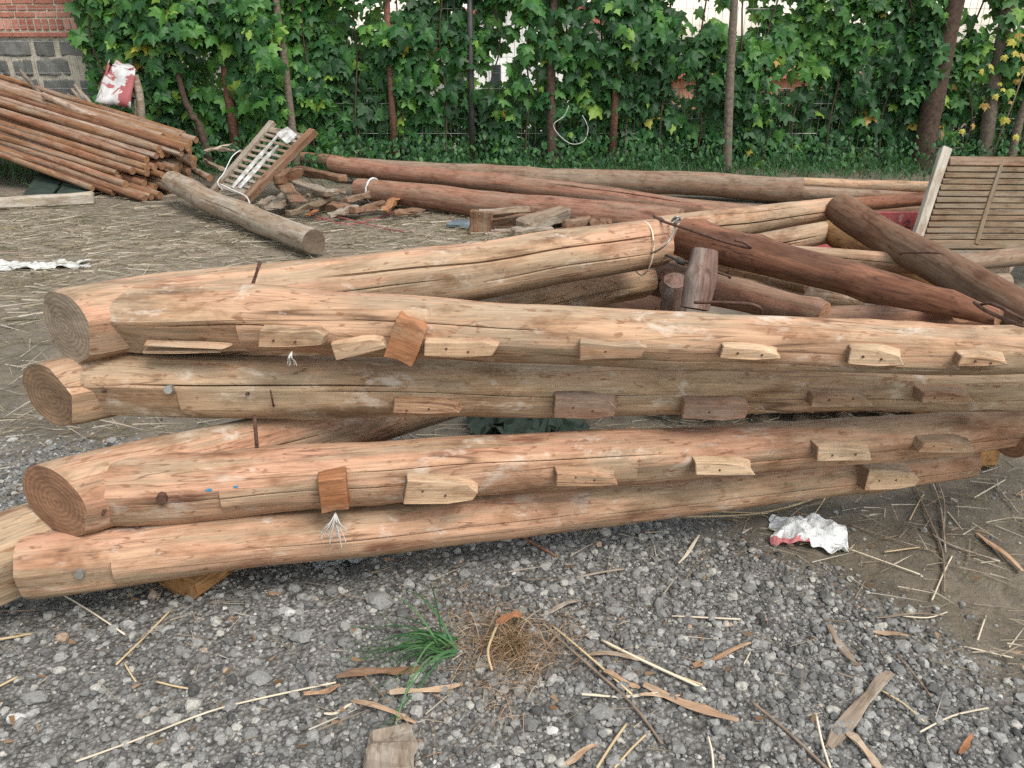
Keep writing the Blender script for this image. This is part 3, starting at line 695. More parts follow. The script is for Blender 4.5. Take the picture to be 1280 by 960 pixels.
# red painted boards with a dark scrawl
s = NT('faded red paint'); c = s.noise(s.mp(), 6, 5); col = s.mix(s.ramp(c, [(.35, 0), (.7, 1)]), (.30, .055, .06), (.42, .11, .11))
col = s.mix(s.ramp(s.noise(s.mp(), 25, 4), [(.62, 0), (.68, .6)]), col, (.5, .4, .36)); M['red_board'] = s.done(col, .6, s.bump(c, .1), .3)
a = Py(1060, 283, 4.5); b = Py(1175, 283, 4.65)
rb = rough_chunk('red_board', a, b, .02, .17, M['red_board'], 81, 'faded red painted board with a dark scrawl, behind the heavy brown strut', 'board', jitter=.002)
strokes = [[(.33, .0), (.36, .02), (.37, .0), (.35, -.015), (.38, -.02), (.40, -.012)], [(.42, -.015), (.425, .012), (.44, .014), (.447, -.015)], [(.46, .0), (.475, .014), (.485, .0), (.47, -.014), (.458, -.003)], [(.487, .014), (.492, -.012), (.505, -.01)]]
for k, st in enumerate(strokes):
    Ln = (b - a).length
    pts = [WM[rb.name] @ Vector((x_ / .55 * Ln * .95, -.0125, z_ + .02)) for x_, z_ in st]
    rod('paint_stroke', arc(pts, 4), .0022, 'dark_metal', rb, 4)
rough_chunk('red_board', Py(985, 306, 3.55), Py(1040, 300, 3.6), .02, .12, M['red_board'], 82, 'small piece of pinkish red board under the upper rafter end', 'board', jitter=.002)
rough_chunk('blue_sheet', Py(1050, 293, 3.9), Py(1100, 296, 3.95), .02, .10, M['blue_grey'], 83, 'dark blue scrap between the red board and the brown strut', 'scrap', jitter=.002)
# dark slatted pallet and green cloth under the pile
pal = empty('pallet', Pz(1010, 505, .05)); tag(pal, 'dark old pallet on the ground under the right half of the pile', 'pallet')
for k in range(7):
    a = Vector((.55 + k * .15, 2.5, .07)); bar('board', a, a + Vector((.3, .75, .01)), .11, .02, M['log_brown'], pal, 40 + k)
for k in range(2):
    a = Vector((.62, 2.62 + k * .4, .03)); bar('bearer', a, a + Vector((1.15, .02, 0)), .07, .055, M['plank_brown'], pal, 50 + k)
def sheet(name, loc, sx, sy, mat, seed, amp=.02, nx=22, ny=16, rot=0.0, ragged=.25, label=None, cat=None, lift=0.0, attr=None, fold=1.0):
    V, F = [], []; so = seed * 3.3
    for j in range(ny + 1):
        for i in range(nx + 1):
            u, v = i / nx * 2 - 1, j / ny * 2 - 1
            k = 1 + ragged * nz(math.atan2(v, u) * 1.2 + so, .5, so)
            x, y = u * sx / 2 * k, v * sy / 2 * k
            z = abs(amp * (1.3 * nz(x * 9 * fold + so, y * 9 * fold, 0) + .7 * nz(x * 24 * fold + so, y * 24 * fold, 2) + .35 * nz(x * 60 * fold + so, y * 60 * fold, 3))) + amp * .9 * max(0, 1 - u * u * .9 - v * v * .9) * lift
            x += amp * .6 * nz(x * 30, y * 30, so + 5); y += amp * .6 * nz(x * 30, y * 30, so + 8)
            V.append((x, y, z + .004))
    for j in range(ny):
        for i in range(nx):
            q = j * (nx + 1) + i; F.append((q, q + 1, q + nx + 2, q + nx + 1))
    me = mesh(name, V, F, mat, False)
    o = bpy.data.objects.new(name, me)
    link(o, None, Matrix.Translation(loc) @ Matrix.Rotation(rot, 4, 'Z'))
    so_ = o.modifiers.new('thickness', 'SOLIDIFY'); so_.thickness = .0015
    if label: tag(o, label, cat)
    return o
p = Pz(640, 527, .03); sheet('green_cloth', Vector((.06, 2.52, .012)), .42, .3, M['green_board'], 91, .06, label='dark green cloth on the ground seen through the gap under the second log', cat='cloth')

# ------------------------------------------------------------------ debris at the left middle
fr = empty('slatted_frame', Py(288, 246, 6.7)); tag(fr, 'weathered slatted bed frame leaning on the scrap wood, smeared white', 'bed frame')
fTL, fBL, fTR, fBR = Py(341, 153, 7.25), Py(266, 240, 6.75), Py(392, 164, 7.0), Py(304, 253, 6.5)
fn = (fTL - fBL).cross(fBR - fBL).normalized()
if fn.y > 0: fn = -fn
bar('side_rail', fBL, fTL, .06, .045, M['plank_grey'], fr, 1, fn); bar('side_rail', fBR, fTR, .075, .06, M['plank_brown'], fr, 2, fn)
N = 12
for k in range(N):
    t = .10 + .80 * k / (N - 1); a, b = fBL.lerp(fTL, t), fBR.lerp(fTR, t)
    bar('slat', a, b, .030 if 0 < k < N - 1 else .06, .016, M['plank_grey'], fr, 5 + k, fn)
s = NT('dried white smear'); c = s.noise(s.mp(), 14, 5); M['smear'] = s.done(s.mix(s.ramp(c, [(.4, 0), (.6, 1)]), (.26, .24, .21), (.50, .50, .49)), .7, s.bump(c, .3))
def strip(parent, t0, t1, s0, s1, w, name='white_smear'):
    a = fBL.lerp(fTL, t0).lerp(fBR.lerp(fTR, t0), s0) + fn * .016; b = fBL.lerp(fTL, t1).lerp(fBR.lerp(fTR, t1), s1) + fn * .016
    o = bar(name, a, b, w, .006, M['smear'], parent, 77, fn, .001, .006); return o
strip(fr, .1, .85, .45, .40, .03); strip(fr, .12, .72, .62, .60, .035); strip(fr, .80, .93, .55, .62, .20)
rod('white_cord', arc([Py(279, 238, 6.6), Py(272, 228, 6.62), Py(280, 216, 6.7), Py(290, 196, 6.8), Py(300, 188, 6.9)], 4), .005, 'cord', fr, 5)
rod('white_cord', arc([Py(275, 230, 6.6), Py(292, 238, 6.55), Py(308, 246, 6.45), Py(313, 258, 6.4)], 4), .006, 'cord', fr, 5)

DEB = [ # u0 v0 u1 v1  z  w h mat  label
    (252, 184, 305, 190, .22, .10, .03, 'plank_grey', 'flat grey plank end behind the silver log'),
    (255, 200, 280, 213, .18, .05, .03, 'plank_grey', 'thin grey slat propped behind the slatted frame'),
    (256, 189, 290, 180, .30, .025, .02, 'plank_pale', 'thin pale stick crossing behind the slatted frame'),
    (364, 226, 412, 244, .14, .10, .07, 'plank_grey', 'long grey board sloping down right of the slatted frame'),
    (372, 212, 430, 224, .20, .11, .10, 'plank_brown', 'grey brown beam under the short reddish log'),
    (345, 225, 372, 213, .30, .12, .12, 'log_brown', 'round brown stub below the right rail of the slatted frame'),
    (352, 229, 374, 252, .12, .14, .03, 'plank_brown', 'wide tan board leaning beside the slatted frame'),
    (360, 268, 412, 247, .10, .07, .06, 'slat', 'tan stick pointing up right in front of the scrap heap'),
    (340, 262, 360, 240, .10, .13, .03, 'plank_grey', 'small grey board standing on edge in the scrap heap'),
    (326, 258, 345, 250, .08, .10, .08, 'plank_brown', 'dark chunk beneath the slatted frame'),
    (402, 256, 450, 262, .06, .09, .07, 'plank_brown', 'brown chunk lying at the front of the scrap heap'),
    (412, 270, 445, 258, .06, .07, .05, 'plank_grey', 'grey split piece among the red wires'),
    (445, 262, 480, 255, .06, .08, .07, 'plank_brown', 'brown offcut in front of the white banded log'),
    (480, 264, 495, 248, .08, .09, .05, 'rusty_block', 'small orange brown offcut below the white banded log'),
    (492, 268, 530, 262, .04, .07, .05, 'plank_brown', 'flat brown offcut below the white banded log'),
    (385, 246, 432, 238, .10, .07, .05, 'plank_grey', 'thin grey board at the back of the scrap heap'),
    (432, 250, 470, 240, .10, .07, .06, 'plank_brown', 'brown stub under the white painted band'),
    (383, 270, 396, 262, .05, .05, .03, 'rusty_block', 'tiny orange chip of wood in front of the scrap heap')]
for k, (u0, v0, u1, v1, z, w_, h_, mt, lb) in enumerate(DEB):
    a, b = Pz(u0, v0, z), Pz(u1, v1, z + .02)
    if (b - a).length > 1.1: b = a + (b - a).normalized() * 1.1
    rough_chunk('scrap_wood', a, b, w_ * .85, h_ * .7, [M['plank_grey' if mt == 'plank_brown' and k % 2 else mt]], 400 + k, lb, 'scrap wood', group='scrap wood heap by the slatted frame', jitter=.012, tap=lambda co, L_=(b - a).length, k_=k: (setattr(co, 'z', co.z * (1 - .5 * max(0, co.x / L_ - .6) * (k_ % 3))), setattr(co, 'y', co.y * (1 - .6 * max(0, .4 - co.x / L_) * (k_ % 2)))))
for k, (q, lb) in enumerate((([(395, 275), (425, 272), (470, 283), (505, 290)], 'upper thin red wire trailing in front of the scrap heap'), ([(388, 268), (430, 280), (460, 276), (500, 262)], 'lower thin red wire looping in front of the scrap heap'))):
    pts = arc([Pg(u, v, .02 + .02 * (i % 2)) for i, (u, v) in enumerate(q)], 5); o = rod('red_wire', pts, .004, 'red_board', None, 5); tag(o, lb, 'wire')
# broken wooden box
bx = empty('broken_box', Pg(640, 292)); tag(bx, 'broken grey wooden box lying before the thick red log', 'box')
y0 = Pg(640, 292).y
p = lambda u, v, y=y0: Py(u, v, y)
bar('end_board', p(600, 292) + Vector((0, 0, .0)), p(602, 264), .16, .03, M['plank_brown'], bx, 1, Vector((0, -1, 0)), .006, .008)
bar('top_board', p(598, 266), p(662, 262, y0 + .12), .05, .03, M['plank_grey'], bx, 2, Vector((0, -1, .2)), .005, .006)
bar('back_board', p(612, 285, y0 + .14), p(668, 278, y0 + .2), .03, .13, M['plank_brown'], bx, 3, Vector((0, 0, 1)), .005, .008)
bar('bottom_board', p(606, 291), p(680, 291, y0 + .05), .12, .025, M['plank_grey'], bx, 4, Vector((0, 0, 1)), .005, .008)
rough_chunk('weathered_beam', Pz(650, 284, .07), Pz(712, 264, .13), .12, .10, [M['plank_grey'], M['end_dark']], 431, 'thick grey weathered beam leaning on the broken box', 'beam', jitter=.012)
rough_chunk('weathered_beam', Pz(640, 292, .04), Pz(690, 288, .05), .10, .06, [M['plank_grey']], 432, 'low grey beam in front of the broken box', 'beam', jitter=.01)
rough_chunk('dark_board', Pz(705, 286, .06), Pz(740, 280, .06), .06, .12, [M['plank_brown']], 433, 'dark board end right of the thick grey beam', 'board', jitter=.008)
rough_chunk('blue_sheet', Pz(562, 279, .02), Pz(598, 281, .02), .16, .03, [M['blue_grey']], 434, 'blue grey flat sheet left of the broken box', 'sheet', jitter=.004)
rough_chunk('stone_lump', Pz(735, 282, .07), Pz(765, 283, .07), .12, .09, [M['plank_brown']], 435, 'rounded brown lump between the dark board and the tied rafter', 'lump', jitter=.02)

# ------------------------------------------------------------------ pile of thin poles at the left
PG = 'thin poles in the pile by the block wall'
pd = Vector((-1.42, .62, .29)).normalized(); pn = Vector((-pd.y, pd.x, 0)).normalized() * -1   # pn: away from the viewer
if pn.y < 0: pn = -pn
pole_var = []
for k, (mt, em) in enumerate((('pole_a', 'end_orange'), ('pole_b', 'end_orange'), ('pole_c', 'end_red'), ('pole_d', 'end_red'), ('pole_a', 'end_red'), ('pole_b', 'end_red'))):
    pole_var.append(log_mesh('pole', 4.2, .034, .028, 500 + k, [M[mt], M[em]], sides=14, step=.12, lump=.06, cut=.01, twist=.2))
VN = ['reddish', 'orange brown', 'pale grey', 'dark brown', 'rusty red', 'light orange']
base = Pz(146, 246, .038); nrow = 10; ORD = ['bottom', 'second', 'third', 'fourth', 'fifth', 'sixth', 'seventh', 'eighth', 'ninth', 'topmost']
LAY = ['lowest', 'second lowest', 'third lowest', 'fourth lowest', 'fifth lowest', 'sixth lowest', 'fourth highest', 'third highest', 'second highest', 'highest']; NTH = ['', 'first', 'second', 'third', 'fourth', 'fifth', 'sixth', 'seventh', 'eighth', 'ninth', 'tenth', 'eleventh']
front_var = [1, 4, 0, 5, 4, 1, 0, 2, 1, 3]
rp = random.Random(5)
for row in range(nrow):
    ncol = 11 - row // 2
    for c in range(ncol):
        back = c * .068 + row * .050 + (row % 2) * .02
        e = base + pn * back + Vector((0, 0, row * .0475 + rp.uniform(-.008, .008)))
        along = -.05 + rp.uniform(-.22, .18) - .10 * math.sin(row * 1.7) - (.12 * row / 9 if c < 2 else -.05) + (.25 if row == 0 and c == 0 else 0)
        e = e + pd * along
        dv = (pd + Vector((rp.uniform(-.03, .03), rp.uniform(-.03, .03), rp.uniform(-.012, .016)))).normalized()
        k = front_var[row] if c == 0 else rp.randrange(6)
        o = bpy.data.objects.new('pole', pole_var[k]); 
        Mw = frame(e, e + dv) @ Matrix.Diagonal((rp.uniform(.9, 1.05), *(rp.uniform(.8, 1.05),) * 2, 1))
        link(o, None, Mw)
        if c == 0: lb = f'{VN[k]} pole, {ORD[row]} of the poles along the near face of the pile'
        else: lb = f'{VN[k]} pole, {LAY[row]} layer of the pile, {NTH[c]} behind its near face'
        tag(o, lb, 'pole', PG)
for k, (u0, v0, z0, u1, v1, z1, lb) in enumerate(((236, 198, .30, 190, 178, .42, 'short pale tipped pole sticking out right of the pile'), (242, 206, .22, 195, 188, .32, 'rusty pole end right of the pile under the pale tipped one'), (238, 224, .10, 205, 210, .16, 'low grey brown pole end between the pile and the silver log'), (262, 222, .10, 228, 206, .16, 'thin grey pole just behind the silver log'))):
    a, b = Pz(u0, v0, z0), Pz(u1, v1, z1); o = bpy.data.objects.new('pole', pole_var[(2, 4, 3, 2)[k]])
    link(o, None, frame(a, b) @ Matrix.Diagonal((.4, 1, 1, 1))); tag(o, lb, 'pole', PG)
# boards under the poles
rough_chunk('pale_plank', Pg(-60, 258, .05), Pg(118, 247, .05), .10, .09, [M['plank_pale']], 440, 'pale bleached plank lying on the ground below the pole pile', 'plank')
for k, (u, lb) in enumerate(((20, 'left of two green boards under the pole pile'), (62, 'right of two green boards under the pole pile'))):
    a = Pg(u + 25, 247, .03); b = a + Vector((-.22, .75, .10)); rough_chunk('green_board', a, b, .24, .02, [M['green_board']], 441 + k, lb, 'board')
# tin box lid and sticks behind the pile
s = NT('chipped red and white paint'); c = s.noise(s.mp(), 5.5, 7, .7, .6); c2 = s.noise(s.mp(), 14, 5)
M['tin'] = s.done(s.mix(s.ramp(c, [(.51, 0), (.54, 1)]), s.mix(s.ramp(c2, [(.4, 0), (.65, 1)]), (.42, .42, .42), (.56, .56, .55)), (.27, .075, .08)), .6, s.bump(c, .2), .3)
tin = empty('tin_sheet', Py(145, 130, 8.1)); tag(tin, 'bent tin sheet with chipped red and white paint above the pole pile', 'tin sheet')
c4 = [Py(118, 130, 8.0), Py(161, 136, 8.0), Py(170, 90, 8.2), Py(140, 78, 8.2)]
c4 = [Py(119, 127, 8.0), Py(163, 135, 7.98), Py(170, 89, 8.15), Py(138, 82, 8.18)]
def quad_panel(name, cs, mat, parent, n=8, amp=.012, thick=.006):
    V, F = [], []
    nn = (cs[1] - cs[0]).cross(cs[3] - cs[0]).normalized()
    for j in range(n + 1):
        for i in range(n + 1):
            pp = cs[0].lerp(cs[1], i / n).lerp(cs[3].lerp(cs[2], i / n), j / n)
            V.append(pp + nn * amp * 2 * nz(i * .35, j * .3, 2.2))
    o0 = cs[0].copy(); V = [v - o0 for v in V]
    for j in range(n):
        for i in range(n): q = j * (n + 1) + i; F.append((q, q + 1, q + n + 2, q + n + 1))
    o = bpy.data.objects.new(name, mesh(name, V, F, mat, True)); link(o, parent, Matrix.Translation(o0))
    m_ = o.modifiers.new('thickness', 'SOLIDIFY'); m_.thickness = thick
    return o
quad_panel('front_panel', c4, M['tin'], tin, amp=.03)
quad_panel('side_flap', [Py(119, 126, 8.01), c4[3] + Vector((-.01, .005, 0)), Py(137, 74, 8.35), Py(128, 100, 8.3)], M['tin'], tin, 5)
quad_panel('top_flap', [c4[3] + Vector((.02, 0, .008)), c4[2] + Vector((0, .0, .008)), Py(162, 80, 8.4), Py(146, 75, 8.4)], M['tin'], tin, 5)
STK = [(25, 88, 48, 112, 'trunk_grey', 'grey stick leaning on the block wall'), (94, 106, 122, 138, 'plank_grey', 'leftmost thin grey stick behind the pile under the tin sheet'), (90, 112, 108, 135, 'plank_grey', 'short grey stick behind the pile'), (88, 126, 98, 116, 'plank_grey', 'pale stick end crossing behind the pile')]
for k, (u0, v0, u1, v1, mt, lb) in enumerate(STK):
    rough_chunk('stick', Py(u0, v0, 8.35), Py(u1 + 8, v1 + 12, 8.2), .035, .03, [M[mt]], 450 + k, lb, 'stick')
for k, (u0, v0, u1, v1, lb) in enumerate(((168, 95, 178, 150, 'thick grey branch standing right of the tin sheet'), (164, 110, 170, 150, 'thin grey branch behind the tin sheet'))):
    pts = arc([Py(u0, v0, 8.2), Py(u0 + 7, (v0 + v1) / 2, 8.15), Py(u1 - 1, v1 + 14, 8.15)], 5)
    o = rod('branch', pts, .04 - k * .012, 'plank_grey', None, 8); tag(o, lb, 'branch')
rough_chunk('rusty_can', Py(150, 140, 8.05), Py(152, 152, 8.05), .10, .10, [M['rusty_block']], 460, 'rusty brown chunk under the tin sheet', 'chunk')

# ------------------------------------------------------------------ block and brick wall at the left
wall = empty('boundary_wall', Py(50, 160, 9.0)); tag(wall, 'grey block wall with red brick courses on top at the left edge', 'wall')
WY = 9.05; pR = Py(104, 60, WY).x; pRb = Py(130, 100, WY).x; zB0 = Py(50, 47, WY).z
def wall_box(name, x0, x1, y0, y1, z0, z1, mat, parent, ch=.0, j=.0, seed=0):
    o = bpy.data.objects.new(name, box_mesh(name, x1 - x0, y1 - y0, z1 - z0, mat, ch, j, seed, 0))
    return link(o, parent, Matrix.Translation((x0, (y0 + y1) / 2, (z0 + z1) / 2)))
core = wall_box('mortar_core', -9.0, pRb - .02, WY + .015, WY + .34, -.1, zB0, M['mortar'], wall)
core2 = wall_box('brick_mortar_core', -9.0, pR - .01, WY + .025, WY + .34, zB0 + .002, zB0 + 1.3, M['mortar'], wall)
s = NT('grey stone block'); c = s.noise(s.mp(), 9, 6, .65, w=s.rand(20)); col = s.mix(s.ramp(c, [(.3, 0), (.7, 1)]), (.105, .11, .105), (.20, .20, .185))
M['block'] = s.done(s.mix(1, col, s.ramp(s.oi.outputs['Random'], [(0, .8), (1, 1.25)]), 'MULTIPLY'), .95, s.bump(c, .6, .02), .15)
s = NT('red brick'); c = s.noise(s.mp(), 16, 6, .65, w=s.rand(20)); col = s.mix(s.ramp(c, [(.3, 0), (.7, 1)]), (.30, .105, .075), (.45, .20, .15))
col = s.mix(s.ramp(s.oi.outputs['Random'], [(.3, 0), (.9, .55)]), col, (.46, .27, .21)); M['brick'] = s.done(s.mix(1, col, s.ramp(s.oi.outputs['Random'], [(0, .75), (1, 1.2)]), 'MULTIPLY'), .95, s.bump(c, .5, .01), .15)
bvar = [box_mesh('block', .34, .06, .155, M['block'], .012, .008, 600 + k, 3) for k in range(3)] + [box_mesh('block', .20, .06, .155, M['block'], .012, .008, 610 + k, 3) for k in range(2)]
z = zB0 - .185; row = 0
while z > -.1:
    x = pRb - .02 + (row % 2) * .12; i = 0
    while x > -7.2:
        k = (0, 3, 1, 2, 4)[(i + row * 2) % 5]; wd = .34 if k < 3 else .20
        x -= wd + .055
        if x + wd < pRb:
            o = bpy.data.objects.new('block', bvar[k]); link(o, wall, Matrix.Translation((x, WY + .03, z + .085)))
        i += 1
    z -= .195; row += 1
brv = [box_mesh('brick', .205, .06, .05, M['brick'], .005, .003, 620 + k, 1) for k in range(3)]
brs = [box_mesh('brick', .09, .06, .05, M['brick'], .005, .003, 630 + k, 1) for k in range(2)]
z = zB0 + .01; row = 0
o = wall_box('brick_ledge', -9.0, pR + .03, WY - .02, WY + .04, zB0 + .004, zB0 + .05, M['brick'], wall, .006, .0)
z += .06
x = pR
while x > -7.2:                                       # soldier course
    x -= .078; o = bpy.data.objects.new('brick', brs[0]); link(o, wall, Matrix.Translation((x + .033, WY + .04, z + .005)) @ Matrix.Rotation(-math.pi / 2, 4, 'Y') @ Matrix.Diagonal((1.15, 1, 1.2, 1)))
z += .125
while z < zB0 + 1.25:
    x = pR; hd = row % 3 == 1
    if not hd: x += .1 * (row % 2)
    while x > -7.2:
        wd = .09 if hd else .205
        x -= wd + .012
        if x + wd <= pR + .02:
            o = bpy.data.objects.new('brick', (brs if hd else brv)[random.randrange(2)]); link(o, wall, Matrix.Translation((x, WY + .045, z + .025)))
    z += .063; row += 1

# ------------------------------------------------------------------ leaves
def leaf_shape(kind='maple'):
    """half outline of a lobed leaf, stalk at the origin, tip at +y; returns V (n,3), T (m,3)"""
    if kind == 'maple':
        h = [(.0, .06), (.20, -.06), (.30, .02), (.50, .10), (.38, .22), (.56, .42), (.50, .50), (.30, .46), (.24, .52), (.22, .70), (.10, .76), (0, 1.0)]
    else:
        h = [(0, 0), (.22, .2), (.28, .45), (.18, .75), (0, 1.0)]
    pts = [(x, y) for x, y in h] + [(-x, y) for x, y in h[-2:0:-1]]
    V = [(0, .36, .04)] + [(x, y, -.12 * abs(x) - .22 * max(0, y - .45) ** 2 - (.06 if abs(x) > .4 else 0)) for x, y in pts]
    n = len(pts); T = [(0, 1 + k, 1 + (k + 1) % n) for k in range(n)]
    return np.array(V, float), np.array(T)
def leaf_frames(n, out, updown=.55, spread=.45):
    nn = np.stack([rng.normal(out[0], spread, n), rng.normal(out[1], .35, n), rng.normal(updown, spread * .8, n)], 1)
    nn /= np.linalg.norm(nn, axis=1, keepdims=True)
    t = np.stack([rng.normal(0, .55, n), rng.normal(-.1, .3, n), rng.normal(-1, .3, n)], 1)
    t -= nn * (nn * t).sum(1, keepdims=True); t /= np.linalg.norm(t, axis=1, keepdims=True)
    return np.cross(t, nn), t, nn
LV, LT = leaf_shape(); SV, ST = leaf_shape('oval')
def leaves_mesh(name, C, size, tint, mat, out=(0, -1), shape=(LV, LT), updown=.55, spread=.45):
    b, t, nn = leaf_frames(len(C), out, updown, spread); v, tr = shape
    curl = rng.uniform(.4, 2.2, len(C))
    W = C[:, None, :] + size[:, None, None] * (v[None, :, 0, None] * b[:, None] + (v[None, :, 1, None] - .3) * t[:, None] + (v[None, :, 2] * curl[:, None])[:, :, None] * nn[:, None])
    TT = tr[None] + (np.arange(len(C)) * len(v))[:, None, None]
    me = np_mesh(name, W.reshape(-1, 3), TT.reshape(-1, 3), mat, False)
    set_attr(me, 'tint', np.repeat(tint, len(v)))
    return me, (b, t, nn, curl)
def stuff(o): o['kind'] = 'stuff'; return o

FY = 8.75                                               # fence line
def clear(C, cs):
    """keep-mask: see-through places in the vines, given as (x, z, rx, rz, strength)"""
    k = np.ones(len(C))
    for (x, z, rx, rz, st) in cs:
        d = ((C[:, 0] - x) / rx) ** 2 + ((C[:, 2] - z) / rz) ** 2; k *= 1 - st * np.exp(-d * .8)
    return k
def spot(u, v, ru, rv, st):
    ru *= .68; rv *= .68
    p = Py(u, v, FY); m = px(p, 1); return (p.x, p.z, ru * m, rv * m, st)
GAPS = [spot(600, 95, 46, 44, 1.0), spot(690, 95, 34, 50, .95), spot(590, 18, 36, 26, .97), spot(322, 105, 24, 50, .9), spot(640, 60, 46, 24, .85), spot(636, 20, 30, 30, .95), spot(555, 120, 40, 22, .95),
        spot(860, 6, 80, 30, 1.0), spot(925, 22, 44, 38, .97), spot(985, 8, 44, 30, .95), spot(1060, 20, 60, 34, .85), spot(1222, 12, 34, 36, 1.0), spot(1265, 15, 26, 28, .95), spot(500, 15, 26, 14, .8),
        spot(848, 108, 44, 34, .93), spot(970, 115, 64, 42, .95), spot(890, 135, 46, 34, .85), spot(1045, 118, 34, 26, .85), spot(1160, 8, 22, 14, .85), spot(980, 160, 70, 30, .85), spot(1200, 165, 60, 30, .85), spot(790, 165, 40, 22, .4), spot(250, 160, 60, 26, .75), spot(190, 150, 20, 20, .5), spot(1260, 130, 30, 60, .6), spot(745, 40, 22, 22, .7)]
def noise_np(P, f, off):
    return np.array([nz(p[0] * f + off, p[1] * f, p[2] * f) for p in P])
leaf_protos = []
for tn in (.05, .2, .32, .42, .5, .58, .66, .74, .84, .92, .955, .99):
    me = np_mesh('leaf', LV * np.array([1, 1, 1.6]) - np.array([0, .3, 0]), LT, M['leaf']); set_attr(me, 'tint', np.full(len(LV), tn)); leaf_protos.append((tn, me))
VINES = [('dense bright green vine covering the fence beside the brick wall', pR + .16, -2.3, 2.6, 3100, .40), ('dark leaved vine on the fence behind the slatted frame and the long logs', -2.3, .0, 2.5, 2900, .27), ('vine with see through gaps in front of the white house gable', 0.0, 1.75, 2.2, 1900, .27), ('vine in mid fence around the slender grey trunk', 1.75, 3.55, 1.75, 2000, .29), ('yellowing vine around the thick leaning trunk at the right', 3.55, 7.4, 2.0, 3300, .33)]
for vi, (lb, x0, x1, top, n, tmean) in enumerate(VINES):
    v = empty('climbing_vine', ((x0 + x1) / 2, FY, 0)); tag(v, lb, 'vine', 'vines on the wire fence')
    m = int(n * 2.8)
    C = np.stack([rng.uniform(x0, x1, m), np.zeros(m), rng.uniform(.0, top, m)], 1)
    den = noise_np(C, 1.7, vi * 9.1); bul = noise_np(C, 1.1, 40 + vi * 3.3); cl = noise_np(C, 3.4, 77.0)
    depthk = rng.uniform(0, 1, m) ** 1.4
    C[:, 1] = FY + .05 - (.22 + .30 * bul + .12 * cl) * (1.3 if vi == 0 else .9) * (1 - depthk) * np.clip(C[:, 2] * 1.4, .25, 1) + depthk * .12
    keep = clear(C, GAPS) * np.clip(.62 + .9 * den + .5 * cl, .1, 1.2) * 1.0
    C = C[rng.uniform(0, 1, m) < keep]
    if len(C) > n: C = C[:n]
    size = .06 + .15 * rng.uniform(0, 1, len(C)) ** .8
    tint = np.clip(rng.normal(tmean, .21, len(C)) + .36 * noise_np(C, 1.3, 5.5) + .14 * (C[:, 2] / top - .5), .02, .80)
    yl = rng.uniform(0, 1, len(C)); tint = np.where(yl < (.06 if vi == 0 else .025), rng.uniform(.82, .93, len(C)), tint)
    ye = (.005, .004, .006, .004, .014)[vi]; tint = np.where(yl > 1 - ye, rng.uniform(.94, 1.0, len(C)), tint)
    front = np.argsort(C[:, 1] - size)                       # the leaves nearest the viewer, in frame
    inview = [i for i in front if C[i, 2] < 1.55 and abs(C[i, 0]) < 5.6][:300]
    sel = np.zeros(len(C), bool); sel[inview] = True
    me, _ = leaves_mesh('foliage', C[~sel], size[~sel], tint[~sel], M['leaf'])
    o = stuff(link(bpy.data.objects.new('foliage', me), v, Matrix.Identity(4)))
    b_, t_, n_ = leaf_frames(len(inview), (0, -1))
    for q, i in enumerate(inview):
        me = min(leaf_protos, key=lambda e: abs(e[0] - tint[i]))[1]; s_ = size[i]; c_ = C[i]
        Mw = Matrix(((b_[q][0] * s_, t_[q][0] * s_, n_[q][0] * s_, c_[0]), (b_[q][1] * s_, t_[q][1] * s_, n_[q][1] * s_, c_[1]), (b_[q][2] * s_, t_[q][2] * s_, n_[q][2] * s_, c_[2]), (0, 0, 0, 1)))
        link(bpy.data.objects.new('leaf', me), v, Mw)
    for k in range(5):                                       # climbing stems
        xx = x0 + (k + .5) * (x1 - x0) / 5; pts = [Vector((xx + .18 * nz(z_ * 1.2, k, vi), FY - .05 + .04 * nz(z_, vi, k), z_)) for z_ in np.linspace(0, top * .95, 14)]
        rod('stem', pts, .009, 'trunk', v, 5)

# shrubs behind the fence: a dark backing with its own depth
def shrub(x, y, w_, h_, n, lb, tm=.35, z0=0.0, mat='shrub_leaf', size=(.05, .11), grp='shrubs beyond the fence'):
    e = empty('shrub', (x, y, z0)); tag(e, lb, 'shrub', grp)
    P = rng.normal(0, 1, (n, 3)); P /= np.linalg.norm(P, axis=1, keepdims=True); P *= rng.uniform(.35, 1, n)[:, None] ** .6
    P *= (1 + .35 * noise_np(P, 1.6, x * 3.1))[:, None]
    C = P * np.array([w_ / 2, .5, h_ / 2]) + np.array([x, y, z0 + h_ * .5]); C = C[C[:, 2] > z0]
    me, _ = leaves_mesh('foliage', C, rng.uniform(*size, len(C)), np.clip(rng.normal(tm, .2, len(C)), 0, 1), M[mat], shape=(SV, ST), spread=.8)
    stuff(link(bpy.data.objects.new('foliage', me), e, Matrix.Identity(4)))
    rod('stem', [Vector((x, y, z0)), Vector((x + .05, y, z0 + h_ * .35)), Vector((x, y, z0 + h_ * .6))], .02, 'trunk', e, 6)
SH = [(-5.9, 10.1, 2.4, 2.3, 'tall dark shrub beyond the fence at the far left'), (-4.2, 10.2, 2.6, 2.1, 'broad dark shrub beyond the fence behind the tin sheet'), (-2.5, 10.1, 2.4, 2.2, 'dark shrub beyond the fence behind the slatted frame'), (-1.15, 10.2, 1.7, 2.0, 'dark shrub beyond the fence left of the house gable'),
      (.1, 10.3, 1.7, .95, 'low shrub beyond the fence below the house wall'), (1.5, 10.2, 2.0, 1.0, 'low shrub beyond the fence right of the house wall'), (3.1, 10.2, 2.0, .95, 'low shrub beyond the fence below the concrete ledge'), (4.6, 10.1, 2.2, 1.45, 'shrub beyond the fence behind the thick leaning trunk'), (6.2, 10.2, 2.4, 1.7, 'shrub beyond the fence at the far right')]
